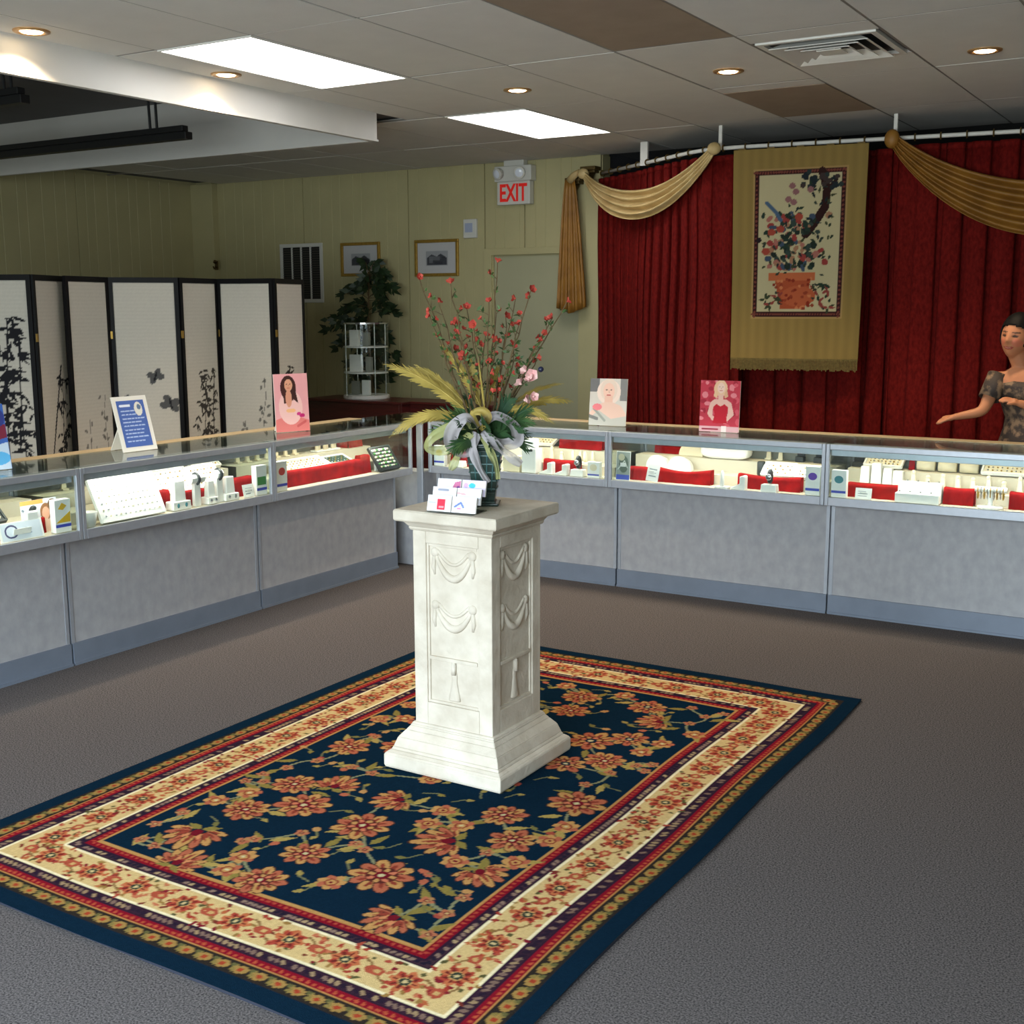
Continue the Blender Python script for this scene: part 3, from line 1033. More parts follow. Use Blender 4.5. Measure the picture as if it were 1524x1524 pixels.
c_stands('of the small cream pendant stands in the right back case', 'cream pendant stands, right back case', 'R', 1, [-1.50 + .075 * k for k in range(11)], .03)
c_stands('of the small cream pendant stands on the middle step of the left back case', 'cream pendant stands, left back case', 'R', 1, [-3.76 + .07 * k for k in range(3)], .03)
c_stands('of the small cream pendant stands at the rear right of the middle back case', 'cream pendant stands, middle back case', 'R', 2, [-2.36 + .07 * k for k in range(2)], .07)
c_stands('of the small cream pendant stands at the rear of the corner case', 'cream pendant stands, corner case', 'L', 2, [4.98 + .08 * k for k in range(7)], .03)
c_stands('of the small cream pendant stands at the rear of the middle left case', 'cream pendant stands, middle left case', 'L', 2, [3.80 + .09 * k for k in range(8)], .03)
# --- left counter, corner case
c_box('white box with red dot emblem, left end of corner case', 'L', 0, 4.955, .085, .165, 'redprint')
c_red('long red velvet drape in the corner case of the left counter', 'L', 0, 5.40, .70, .09, .10, .05, .04)
c_tray('long cream tilted tray above the long red drape', 'L', 1, 5.30, .42, .05, .12, 'cream', 4, 14)
c_tray('small dark green tray lying on the red velvet of corner case', 'L', 1, 5.64, .2, .035, .09, 'greenitem', 3, 6)
c_red('red velvet cube left of the black ring trays', 'L', 0, 5.775, .085, .11, .08, .02, .05)
c_tray('black ring tray full of pale stones, left of two in corner case', 'L', 0, 5.93, .2, .13, .10, 'darkitem', 6, 8, items=('cream', 'greenprint', 'white'), it=.010)
c_fingers('cluster of cream ring fingers behind the black ring trays', 'L', 2, 5.72, 6, .22, .08)
c_red('small red velvet riser at the far rear of the corner case', 'L', 2, 5.97, .14, .05)
# --- left counter, middle case
c_tray('big white tilted tray with rows of small pieces, middle left case', 'L', 0, 3.915, .38, .19, .12, 'white', 6, 12, items=('steel', 'cream'))
simple('candle_cup', 'small pale cup at the left corner of middle left case', 'cup', None, B().lathe([(.03, 0), (.034, .004), (.045, .07), (.042, .07), (.032, .012), (.001, .011)], 18), 'plastic', 'L', 0, 3.660, .02, smooth=True)
c_tray('white tilted tray behind the big tray, left of three', 'L', 1, 4.27, .33, .11, .10, 'white', 4, 9)
c_tray('white tilted tray behind the big tray, middle of three', 'L', 1, 4.55, .2, .10, .10, 'white', 4, 7)
c_tray('white tilted tray at the rear right of middle left case', 'L', 2, 4.70, .2, .06, .09, 'white', 4, 10)
for k, (y, w, h, wh) in enumerate(((4.165, .08, .10, 'right of the big white tray'), (4.36, .17, .075, 'between the first two white stands'), (4.53, .09, .085, 'between the narrow stand and the flared stand'), (4.715, .17, .10, 'behind the small white card'))):
    c_red('red velvet block ' + wh + ' in middle left case', 'L', 0, y, w, h, .08, .02, .06)
for k, (y, w, h) in enumerate(((4.225, .12, .145), (4.44, .075, .12), (4.575, .10, .125))):
    loc, rz = put('L', 0, y)
    t = thing('watch_stand', ['wide white stand nearest the big tray', 'narrow white stand in the middle', 'flared white stand left of the small card'][k] + ', middle left case', 'jewelry stand', loc, rz, 'white stands in the middle left case')
    b = B().frustum(0, w / 2, .03, h * .3, w / 2 * .95, .03, cy=.03)
    b.frustum(h * .3, w / 2 * .62, .018, h, w / 2 * .55, .014, cy=.03)
    b.build('stand_body', M_['white'], t, bevel=.004)
    for q in range(2):
        B().ball((w * (-.22 + .44 * q), .004, h * .16), .011, .008, .014, 8, 6).build('earring', M_['teal' if k == 0 else 'steel'], t, smooth=True)
loc, rz = put('L', 1, 4.50)
for k, (y, z) in enumerate(((4.345, .12), (4.5015, .125))):
    loc, rz = put('L', 0, y, -.014)
    t = thing('watch_cuff', ['black strap watch on a white roll, left of two', 'black strap watch on a white roll, right of two'][k] + ' in middle left case', 'watch display', loc, rz, 'watches on white rolls')
    b = B().box(-.02, .03, 0, .02, .05, z)
    rw_ = (.045, .020)[k]
    b.tube([(-rw_, .04, z + .02), (rw_, .04, z + .02)], .024, 12).build('roll', M_['white'], t)
    B().tube([(-.0, .04 + .027 * math.cos(a), z + .02 + .027 * math.sin(a)) for a in np.linspace(0, 2 * PI, 14)], .008, 6).build('watch_strap', M_['darkitem'], t)
c_card('small white card in front of the right red block, middle left case', 'L', 0, 4.70, .08, .07)
c_box('green and blue box at the right end of middle left case', 'L', 0, 4.795, .08, .16, 'greenprint', shape='rect')
# --- left counter, near case
c_tray('black ring tray with pale rings at the left frame edge', 'L', 1, 3.20, .24, .075, .10, 'darkitem', 4, 7, -.07, items=('cream', 'greenprint', 'white'), it=.011)
c_tray('cream tilted tray behind the black ring tray at left edge', 'L', 2, 3.22, .22, .05, .08, 'cream', 3, 7)
c_red('low red velvet riser under the ring tray at left edge', 'L', 0, 3.22, .26, .055, .09, .02, .03)
loc, rz = put('L', 0, 3.37, .02)
t = thing('watch_cuff', 'white watch cuff with black back on red velvet in near left case', 'watch display', loc, rz)
B().box(-.02, .0, .0, .02, .05, .05).box(-.03, 0, .05, .03, .025, .115).build('white_face', M_['white'], t, bevel=.006)
B().tube([(.02, .02 + .02 * math.cos(a), .08 + .045 * math.sin(a)) for a in np.linspace(-1.9, 1.9, 12)], .012, 8).build('black_back', M_['darkitem'], t, smooth=True)
c_red('red velvet block right of the white watch cuff', 'L', 0, 3.435, .065, .07, .06, 0, .02)
pc = Pic(.2, .075, .002, (206, 214, 224))
pc.ell(.05, .038, .034, .030, (74, 76, 112)); pc.ell(.05, .038, .026, .022, (206, 214, 224)); pc.line([(.1, .03), (.125, .045), (.14, .03)], .008, (90, 110, 140)); pc.line([(.1, .022), (.15, .022)], .004, (120, 140, 165))
c_card('flat white card with a round ring logo at the left edge', 'L', 0, 3.30, .22, .085, pc, .25, 0, 0)
pc = Pic(.19, .15, .003, (208, 214, 222))
pc.rect(0, .13, .12, .15, (220, 150, 80)); pc.ell(.13, .09, .03, .04, (150, 104, 70)); pc.ell(.13, .085, .02, .028, (232, 178, 150)); pc.poly([(.09, 0), (.17, 0), (.16, .05), (.13, .06), (.1, .05)], (226, 190, 170)); pc.line([(.01, .11), (.07, .06)], .01, (110, 122, 132)); pc.ell(.165, .12, .022, .026, (116, 90, 72))
c_card('picture card of a light haired person in near left case', 'L', 0, 3.455, .18, .15, pc, .05, 0, .085)
c_box('yellow and blue box at the right end of near left case', 'L', 0, 3.512, .085, .15, 'yellow', shape='tri')
# ================================================================== SIGNS ON THE COUNTERS
def face(p, cx, cy, s, skin, hair):
    p.ell(cx, cy + .1 * s, .62 * s, .8 * s, hair)
    p.ell(cx, cy, .42 * s, .58 * s, skin)
    dk = tuple(int(c * .45) for c in skin)
    p.ell(cx - .17 * s, cy + .1 * s, .08 * s, .04 * s, dk)
    p.ell(cx + .17 * s, cy + .1 * s, .08 * s, .04 * s, dk)
    p.line([(cx - .12 * s, cy - .28 * s), (cx + .12 * s, cy - .28 * s)], .07 * s, (180, 60, 62))
    p.line([(cx, cy + .05 * s), (cx + .03 * s, cy - .1 * s)], .04 * s, tuple(int(c * .8) for c in skin))


def easel_card(name, lb, loc, rz, pic, lean, body, rim=.0, back=.10, side_m=None):
    t = thing(name, lb, 'sign', loc, rz)
    w, h = pic.w + 2 * rim, pic.h + 2 * rim
    mx = R(-lean, 'X')
    B().box(-w / 2, 0, 0, w / 2, .005, h, mx).build('frame' if rim else 'board', body, t)
    B().add([(-w * .35, back, 0), (w * .35, back, 0), (w * .2, .006 + math.sin(lean) * h * .75, h * .74 * math.cos(lean)), (-w * .2, .006 + math.sin(lean) * h * .75, h * .74 * math.cos(lean))], [(0, 1, 2, 3)]).build('strut', body, t, solid=.004)
    A = np.array(mx.to_3x3())
    pic.sheet('print', M_['paint'], t, lambda x, y: A @ np.stack([x - pic.w / 2, np.full_like(x, -.001), y + rim]))
    return t


ZT = .952
# blue framed notice
p = Pic(.165, .235, .003, (70, 98, 168))
for k in range(9):
    y = .03 + .019 * k
    x = .02
    while x < .13 - (.04 if k > 6 else 0):
        L_ = random.uniform(.008, .024)
        p.line([(x, y), (x + L_, y)], .006, (170, 190, 226))
        x += L_ + .008
p.line([(.02, .21), (.075, .21)], .012, (214, 224, 240)); p.ell(.125, .19, .024, .036, (214, 214, 206)); p.ell(.13, .20, .012, .014, (90, 110, 140))
easel_card('framed_sign', 'blue notice in white frame leaning back on the left counter', (-4.72, 4.145, ZT), PI / 2 - .05, p, .28, M_['whitemetal'], .022, .14)
# pink poster
p = Pic(.215, .33, .003, (226, 162, 168))
p.poly([(0, 0), (.215, 0), (.215, .06), (.1, .1), (0, .07)], (214, 120, 118)); p.ell(.1, .14, .075, .10, (236, 190, 188)); p.ell(.09, .25, .05, .07, (70, 36, 34)); p.poly([(.06, .16), (.05, .26), (.09, .29), (.12, .18)], (70, 36, 34)); p.poly([(.10, .28), (.13, .26), (.15, .16), (.1, .2)], (60, 32, 30))
face(p, .092, .265, .06, (216, 158, 130), (64, 34, 32)); p.ell(.09, .19, .02, .05, (214, 150, 126)); p.ell(.17, .09, .018, .012, (190, 36, 110)); p.ell(.15, .10, .014, .01, (206, 60, 130)); p.line([(.14, .03), (.19, .055)], .014, (196, 90, 92)); p.ell(.1, .12, .03, .012, (236, 180, 130))
easel_card('tent_poster', 'pink poster of a long haired woman at the counter corner', (-4.70, 5.25, ZT), PI / 2 - .35, p, .06, M_['whitemetal'], .0, .09)
# pale poster
p = Pic(.235, .28, .003, (206, 204, 200))
p.rect(0, .2, .06, .28, (110, 112, 116)); p.rect(.19, .15, .235, .28, (128, 130, 132)); p.ell(.12, .2, .075, .075, (232, 214, 206)); face(p, .12, .205, .085, (232, 196, 182), (222, 206, 196))
p.poly([(.095, .12), (.095, .18), (.145, .18), (.145, .12)], (226, 188, 174)); p.poly([(0, 0), (.0, .07), (.04, .12), (.095, .14), (.145, .14), (.20, .12), (.235, .07), (.235, 0)], (226, 194, 182)); p.poly([(0, .04), (.06, .09), (.14, .04), (.235, .06), (.235, .0), (0, 0)], (188, 190, 186)); p.line([(.03, .1), (.1, .03)], .014, (150, 156, 152)); p.ell(.05, .11, .03, .02, (230, 130, 140)); p.line([(.0, .055), (.05, .04)], .02, (120, 124, 124))
easel_card('tent_poster', 'pale grey poster of a fair woman left on the back counter', (-3.30, 6.46, ZT), .12, p, .12, M_['whitemetal'], 0, .09)
# red poster
p = Pic(.235, .29, .003, (188, 52, 72))
for k in range(50): p.ell(random.uniform(0, .235), random.uniform(.0, .29), random.uniform(.006, .02), random.uniform(.006, .02), random.choice([(206, 84, 100), (160, 30, 54), (220, 130, 140), (176, 40, 62)]))
SK = (228, 184, 172)
p.ell(.12, .245, .040, .046, (226, 186, 150)); p.poly([(.085, .25), (.08, .20), (.1, .19), (.105, .24)], (226, 186, 150)); p.poly([(.155, .25), (.165, .20), (.145, .19), (.14, .24)], (214, 170, 136))
p.poly([(.108, .175), (.108, .23), (.138, .23), (.138, .175)], SK); p.poly([(.062, .165), (.085, .185), (.155, .185), (.185, .165), (.175, .13), (.072, .13)], SK)
p.poly([(.062, .165), (.045, .10), (.075, .065), (.12, .07), (.12, .083), (.078, .088), (.078, .15)], SK); p.poly([(.185, .165), (.203, .10), (.17, .065), (.12, .06), (.12, .075), (.165, .09), (.168, .15)], SK)
p.poly([(.078, .14), (.098, .158), (.122, .145), (.146, .158), (.168, .14), (.158, .10), (.164, .05), (.08, .05), (.088, .10)], (190, 20, 44)); face(p, .122, .248, .052, (234, 200, 188), (228, 190, 156)); p.rect(0, 0, .235, .03, (214, 170, 178)); p.rect(.13, .0, .16, .035, (232, 222, 222)); p.line([(.02, .015), (.11, .015)], .010, (150, 30, 60))
easel_card('tent_poster', 'crimson poster of a woman in red on the back counter', (-2.58, 6.44, ZT), .04, p, .06, M_['whitemetal'], 0, .09)
# cut off poster at far left
p = Pic(.20, .29, .003, (60, 100, 176))
p.poly([(0, .1), (.2, .14), (.2, .2), (0, .17)], (120, 40, 60)); p.poly([(0, 0), (.2, 0), (.2, .12), (0, .08)], (190, 206, 224)); p.ell(.15, .05, .05, .03, (90, 170, 220)); p.ell(.17, .23, .03, .04, (50, 60, 130))
easel_card('tent_poster', 'blue and white poster cut off by the left frame edge', (-4.70, 3.28, ZT), PI / 2 - .2, p, .2, M_['whitemetal'], 0, .11)

# ================================================================== FOLDING SCREENS
def bamboo(p, x, y0, y1, lean, s, c, seed, leaves=26):
    rd = random.Random(seed)
    pts = [(x + lean * k / 8 + .01 * math.sin(k), y0 + (y1 - y0) * k / 8) for k in range(9)]
    p.line(pts, .010 * s, c)
    for (px, py) in pts[1:]:
        p.line([(px - .012 * s, py), (px + .012 * s, py)], .006 * s, c)
    for k in range(leaves):
        q = rd.uniform(.35, 1.05)
        bx, by = x + lean * q + rd.gauss(0, .055 * s), y0 + (y1 - y0) * q + rd.gauss(0, .03)
        for a in range(3):
            p.leaf(bx, by, .075 * s * rd.uniform(.6, 1.3), .019 * s, rd.uniform(PI * .9, PI * 2.1), c)


def spray(p, x, y0, y1, c, seed, s=1.0, al=.8):
    rd = random.Random(seed)
    pts = [(x, y0)]
    for k in range(5): pts.append((pts[-1][0] + rd.uniform(-.02, .03), y0 + (y1 - y0) * (k + 1) / 5))
    p.line(pts, .006, c, al)
    for k in range(14):
        q = rd.uniform(.1, 1)
        p.ell(x + rd.uniform(-.03, .05), y0 + (y1 - y0) * q, .010 * s, .018 * s, c, rd.uniform(0, 3), al)


INK, INK2 = (30, 30, 34), (92, 88, 84)


def screen_art(k, w, h):
    p = Pic(w, h, .008, (196, 190, 178))
    p.a *= (1 + .03 * np.sin(p.y * 260))[:, None, None]
    p.speckle(.03)
    if k == 'bambooA':
        bamboo(p, .20, 0, 1.45, .05, 1.15, INK, 3, 46); bamboo(p, .06, 0, 1.2, .03, .9, INK, 5, 20); bamboo(p, .34, .1, 1.3, -.03, .9, INK, 4, 16)
    elif k == 'bambooB':
        p.line([(.02, .05), (.12, .6), (.3, 1.15)], .016, INK); bamboo(p, .26, .0, 1.05, .04, 1.0, INK, 8, 24); bamboo(p, .1, .1, .6, .1, 1.0, INK, 9, 12)
    elif k == 'sprayA':
        spray(p, .12, .25, .78, INK2, 1); spray(p, .28, .25, .95, INK2, 2); spray(p, .2, .2, .6, INK2, 12, .8)
    elif k == 'butterfly':
        for cx, cy, s, r in ((.25, 1.05, .05, .5), (.34, .86, .06, -.3), (.03, .88, .05, .2)):
            for a in (0.6, 2.4, -.5, 3.6):
                p.ell(cx + s * .6 * math.cos(a + r), cy + s * .6 * math.sin(a + r), s * .62, s * .42, (84, 84, 84), a + r)
            p.line([(cx - s * .4 * math.sin(r), cy - s * .5), (cx + s * .3 * math.sin(r), cy + s * .5)], .012, INK)
        spray(p, .1, .1, .5, INK2, 6)
    elif k == 'lotus':
        bamboo(p, .2, .2, 1.0, .02, .9, (58, 54, 50), 11, 26); bamboo(p, .3, .3, 1.05, .02, .9, (58, 54, 50), 12, 14)
        for cx, cy in ((.1, .42), (.2, .36), (.3, .4), (.35, .48), (.07, .5), (.25, .47)): p.ell(cx, cy, .02, .045, (52, 48, 46), cx * 3)
    elif k == 'sprayB':
        spray(p, .15, .2, .7, INK2, 21); spray(p, .31, .3, 1.02, (74, 74, 72), 22); spray(p, .24, .2, .55, INK2, 23)
    elif k == 'leafy':
        bamboo(p, .16, .2, 1.05, .03, 1.0, (48, 46, 42), 31, 30)
    return p


def folding_screen(label, nodes, arts, H=1.86):
    """nodes: plan points (x, y) of the hinge lines from right to left"""
    ox, oy = nodes[0]
    t = thing('folding_screen', label, 'folding screen', (ox, oy, 0), 0)
    for i, ((xa, ya), (xb, yb)) in enumerate(zip(nodes, nodes[1:])):
        # panel runs from b (left seen from the room) to a (right)
        d = Vector((xa - xb, ya - yb, 0))
        w = d.length - .006
        ang = math.atan2(d.y, d.x)
        mx = T(xb - ox, yb - oy, 0) @ R(ang, 'Z')
        st = .028
        b = B().box(.003, -.011, 0, .003 + st, .011, H, mx).box(w + .003 - st, -.011, 0, w + .003, .011, H, mx)
        b.box(.003 + st, -.010, H - .035, w + .003 - st, .010, H, mx).box(.003 + st, -.010, .10, w + .003 - st, .010, .14, mx)
        pn = b.build('panel', M_['lacquer'], t)
        pw, phh = w - 2 * st, H - .035 - .14
        pic = screen_art(arts[i], pw, phh)
        A3 = np.array(mx.to_3x3())
        o3 = np.array(mx.translation)
        pic.sheet('paper', M_['paint_paper'], pn, lambda x, y: (A3 @ np.stack([x + st + .003, np.full_like(x, -.004), y + .14])) + o3[:, None], solid=.004)
        if i + 1 < len(nodes) - 1:
            for hz in (1.45, .4):
                B().box(-.010, -.016, hz, .016, -.011, hz + .05, mx).build('hinge', M_['gold'], pn)
    return t


folding_screen('cream folding screen with black frames and butterflies, right behind left counter', [(-6.1, 6.97), (-5.99, 6.53), (-6.43, 6.42), (-6.35, 5.98), (-6.65, 5.63), (-6.54, 5.19)],
               ['leafy', 'sprayB', 'lotus', 'butterfly', 'sprayA'])
folding_screen('cream folding screen with black bamboo painting at the far left', [(-6.66, 5.285), (-6.45, 4.88), (-6.85, 4.66), (-6.70, 4.24)], ['bambooB', 'bambooA', 'bambooB'])

# ================================================================== RUG
RX0, RX1, RY0, RY1 = -3.37, -1.31, 1.94, 4.97
RW, RH = RX1 - RX0, RY1 - RY0
NAVY, GOLD, SALMON, OXRED, CREAM, PURP, OLIVE = (14, 34, 50), (170, 130, 78), (186, 118, 90), (118, 20, 34), (196, 168, 116), (46, 28, 44), (126, 112, 58)
rug = Pic(RW, RH, .0052, NAVY)
BANDS = [(.060, (44, 38, 34)), (.118, (124, 22, 36)), (.148, (52, 34, 46)), (.190, CREAM), (.340, (60, 42, 50)), (.375, OXRED), (.405, GOLD), (.416, NAVY)]
for d, c in BANDS: rug.rect(d, d, RW - d, RH - d, c)
rr = random.Random(5)


def rim_points(d, step):
    """points (x, y, angle of run) round a rectangle inset by d"""
    w, h = RW - 2 * d, RH - 2 * d
    n1, n2 = int(w / step), int(h / step)
    for i in range(n1):
        s = d + w * (i + .5) / n1
        yield s, d, 0.0
        yield s, RH - d, PI
    for i in range(n2):
        s = d + h * (i + .5) / n2
        yield d, s, PI / 2
        yield RW - d, s, -PI / 2


for x, y, a in rim_points(.089, .062):        # outer row of small gold flowers
    rug.ell(x, y, .024, .017, (150, 118, 66), a)
    rug.ell(x, y, .009, .009, (150, 60, 40))
    for s in (-1, 1): rug.leaf(x + .028 * math.cos(a) * s, y + .028 * math.sin(a) * s, .022, .016, a + .9 * s, (128, 110, 62))
    rug.ell(x + .03 * math.cos(a) - .012 * math.sin(a), y + .03 * math.sin(a) + .012 * math.cos(a), .008, .008, (92, 88, 54))
for x, y, a in rim_points(.133, .022): rug.ell(x, y, .006, .008, (168, 76, 52), a + .6)
for x, y, a in rim_points(.169, .020): rug.ell(x, y, .007, .011, rr.choice([(146, 122, 92), (120, 96, 84), (40, 30, 44)]), a + .8)
for d in (.150, .187, .343, .372): rug.line([(d, d), (RW - d, d), (RW - d, RH - d), (d, RH - d), (d, d)], .006, PURP)
for x, y, a in rim_points(.358, .020): rug.ell(x, y, .007, .010, rr.choice([(156, 132, 100), (128, 104, 92), (36, 30, 44)]), a - .8)
for x, y, a in rim_points(.392, .022): rug.ell(x, y, .006, .008, (162, 66, 52), a + .6)
for d in (.120, .406): rug.line([(d, d), (RW - d, d), (RW - d, RH - d), (d, RH - d), (d, d)], .006, (172, 122, 70))
for d in (.195, .335): rug.line([(d, d), (RW - d, d), (RW - d, RH - d), (d, RH - d), (d, d)], .008, (222, 208, 170))


def bloom(x, y, r, kind, rot):
    sal, gold, rust, wine = (164, 92, 68), (176, 132, 80), (128, 56, 44), (104, 24, 36)

    def petal(cx, cy, a, d, ln, wd, c): rug.ell(cx + d * math.cos(a), cy + d * math.sin(a), ln, wd, c, a)
    if kind == 'R':
        n = rr.choice([9, 10, 11])
        for k in range(n):
            a = rot + 2 * PI * k / n
            q = r * rr.uniform(.9, 1.08)
            petal(x, y, a, q * .66, q * .38, q * .25, (70, 44, 36))
            petal(x, y, a, q * .66, q * .34, q * .21, sal if k % 2 else gold)
            petal(x, y, a, q * .58, q * .20, q * .07, rust)
        rug.ell(x, y, r * .50, r * .50, (84, 40, 36))
        for k in range(8): petal(x, y, rot + k * PI / 4, r * .34, r * .13, r * .09, gold if k % 2 else (186, 108, 80))
        rug.ell(x, y, r * .24, r * .24, rr.choice([(16, 34, 52), wine, wine]))
        rug.ell(x, y, r * .11, r * .11, (184, 172, 130))
    elif kind == 'P':
        bx, by = x - math.cos(rot) * r * .6, y - math.sin(rot) * r * .6
        for k in (-4, 4, -3, 3, -2, 2, -1, 1, 0):
            a = rot + k * .36
            q = r * (1.75 - .13 * abs(k))
            petal(bx, by, a, q * .62, q * .38, q * .15, (70, 44, 36))
            petal(bx, by, a, q * .62, q * .34, q * .12, sal if k % 2 else gold)
            petal(bx, by, a, q * .5, q * .2, q * .045, rust)
        for k in range(5): petal(bx, by, rot + (k - 2) * .42, r * .62, r * .22, r * .10, (190, 124, 84) if k % 2 else (136, 60, 48))
        rug.ell(bx + math.cos(rot) * r * .3, by + math.sin(rot) * r * .3, r * .26, r * .22, wine, rot)
        for s in (-1, 1): rug.leaf(bx, by, r * .8, r * .34, rot + s * 2.0, OLIVE)
    elif kind == 'B':
        rug.leaf(x, y, r * 2.1, r * .6, rot + 2.6, (150, 132, 72))
        for k in range(7): petal(x, y, rot + k * 2 * PI / 7, r * .55, r * .48, r * .36, sal if k % 2 else gold)
        rug.ell(x, y, r * .5, r * .5, rust)
        rug.ell(x, y, r * .34, r * .34, gold); rug.ell(x, y, r * .16, r * .16, rr.choice([(190, 178, 136), wine]))
    else:
        for k in range(5): petal(x, y, rot + k * 2 * PI / 5, r * .5, r * .5, r * .36, (160, 118, 76) if k % 2 else (166, 100, 72))
        rug.ell(x, y, r * .36, r * .36, (112, 48, 44)); rug.ell(x, y, r * .16, r * .16, (180, 150, 100))


FL = [(-2.33, 2.87, 'R3'), (-2.6, 2.9, 'R3'), (-2.06, 2.62, 'R3'), (-2.35, 2.62, 'R2'), (-2.35, 2.42, 'R2'), (-2.74, 2.77, 'R2'), (-2.64, 2.4, 'P2'), (-2.74, 2.53, 'P3'), (-2.82, 3.4, 'R2'), (-2.75, 3.02, 'R2'), (-2.62, 3.1, 'P2'), (-2.37, 3.08, 'P2'), (-2.05, 2.9, 'P3'), (-2.5, 2.51, 'B'), (-2.83, 2.88, 'B'), (-2.48, 2.42, 'B'), (-2.16, 2.51, 'B'), (-1.89, 2.42, 'P2'), (-1.75, 2.42, 'b'), (-2.88, 2.77, 'B'), (-2.91, 3.03, 'b'), (-2.92, 2.95, 'b'), (-2.86, 2.98, 'b'), (-2.91, 3.92, 'B'), (-2.91, 3.71, 'B'), (-2.83, 3.77, 'B'), (-2.68, 3.25, 'b'), (-2.58, 3.24, 'b'), (-2.16, 2.99, 'B'), (-2.06, 3.03, 'B'), (-1.93, 2.81, 'B'), (-2.46, 2.73, 'b'), (-2.56, 2.62, 'b'), (-2.58, 2.59, 'b'), (-2.86, 2.43, 'b'), (-2.91, 2.53, 'b'), (-2.79, 2.42, 'b'), (-2.18, 3.1, 'B'), (-2.26, 2.75, 'b'), (-2.21, 2.73, 'b'), (-1.83, 3.38, 'R3'), (-1.99, 3.17, 'R2'), (-1.86, 3.02, 'R2'), (-1.88, 2.91, 'b'), (-1.77, 2.9, 'B'), (-1.76, 3.08, 'B'), (-1.81, 2.78, 'P2'), (-1.86, 2.57, 'b'), (-1.78, 2.64, 'b'), (-1.77, 2.54, 'b'), (-2.35, 4.38, 'R2'), (-2.05, 4.4, 'R2'), (-2.3, 4.2, 'R2'), (-1.95, 4.25, 'P2'), (-2.06, 3.93, 'R3'), (-1.94, 4.02, 'R2'), (-1.92, 3.77, 'R2'), (-1.84, 3.92, 'B'), (-1.81, 4.04, 'B'), (-2.03, 3.67, 'R2'), (-1.88, 3.54, 'b'), (-1.85, 3.68, 'b'), (-1.8, 3.79, 'b'), (-1.75, 3.83, 'b'), (-1.75, 3.76, 'b'), (-1.8, 4.42, 'b'), (-1.82, 4.31, 'b'), (-1.75, 4.2, 'B'), (-2.66, 3.61, 'B'), (-2.65, 3.51, 'R2'), (-2.37, 3.3, 'B')]
SZ = {'R3': .098, 'R2': .080, 'P3': .088, 'P2': .072, 'B': .044, 'b': .026}
cxr, cyr = (RX0 + RX1) / 2, (RY0 + RY1) / 2
for sx, sy in ((-1, -1), (-1, 1), (1, -1)):
    for x, y, k in list(FL[:71]):
        q = (cxr + sx * (x - cxr), cyr + sy * (y - cyr), k)
        if abs(q[0] - cxr) > .60 or abs(q[1] - cyr) > 1.07: continue
        if all((q[0] - f[0]) ** 2 + (q[1] - f[1]) ** 2 > (SZ[f[2]] + SZ[k] + .03) ** 2 for f in FL): FL.append(q)
loc_ = [(x - RX0, y - RY0, k) for x, y, k in FL]
for i, (x, y, k) in enumerate(loc_):          # stems first
    near = sorted(loc_, key=lambda f: (f[0] - x) ** 2 + (f[1] - y) ** 2)[1:3]
    for nx_, ny_, kk in near[:1 if k in 'Bb' else 2]:
        mxp, myp = (x + nx_) / 2 + rr.uniform(-.05, .05), (y + ny_) / 2 + rr.uniform(-.05, .05)
        pts = [((1 - s) ** 2 * x + 2 * s * (1 - s) * mxp + s * s * nx_, (1 - s) ** 2 * y + 2 * s * (1 - s) * myp + s * s * ny_) for s in np.linspace(0, 1, 7)]
        rug.line(pts, .010, (122, 122, 92))
        rug.leaf(mxp, myp, .09, .03, rr.uniform(0, 6.28), rr.choice([OLIVE, (156, 136, 76)]))
for k in range(210):                          # scattered small leaves and buds between the stems
    x, y = rr.uniform(.45, RW - .45), rr.uniform(.45, RH - .45)
    if any((x - f[0]) ** 2 + (y - f[1]) ** 2 < (SZ[f[2]] + .02) ** 2 for f in loc_): continue
    a = rr.uniform(0, 6.28)
    rug.line([(x, y), (x + .05 * math.cos(a), y + .05 * math.sin(a))], .007, (104, 104, 74))
    rug.leaf(x, y, rr.uniform(.03, .055), .022, a + 2.4, rr.choice([OLIVE, (146, 128, 72), (110, 104, 60)]))
    if rr.random() < .5: rug.ell(x + .05 * math.cos(a), y + .05 * math.sin(a), .017, .013, rr.choice([(164, 92, 68), (170, 128, 80), (150, 70, 56)]), a)
for x, y, k in loc_:
    bloom(x, y, SZ[k], k[0], rr.uniform(0, 6.28))
# cream main border: winding vine with blooms, leaves and buds
def in_border(px_, py_): return .198 < min(px_, py_, RW - px_, RH - py_) < .334


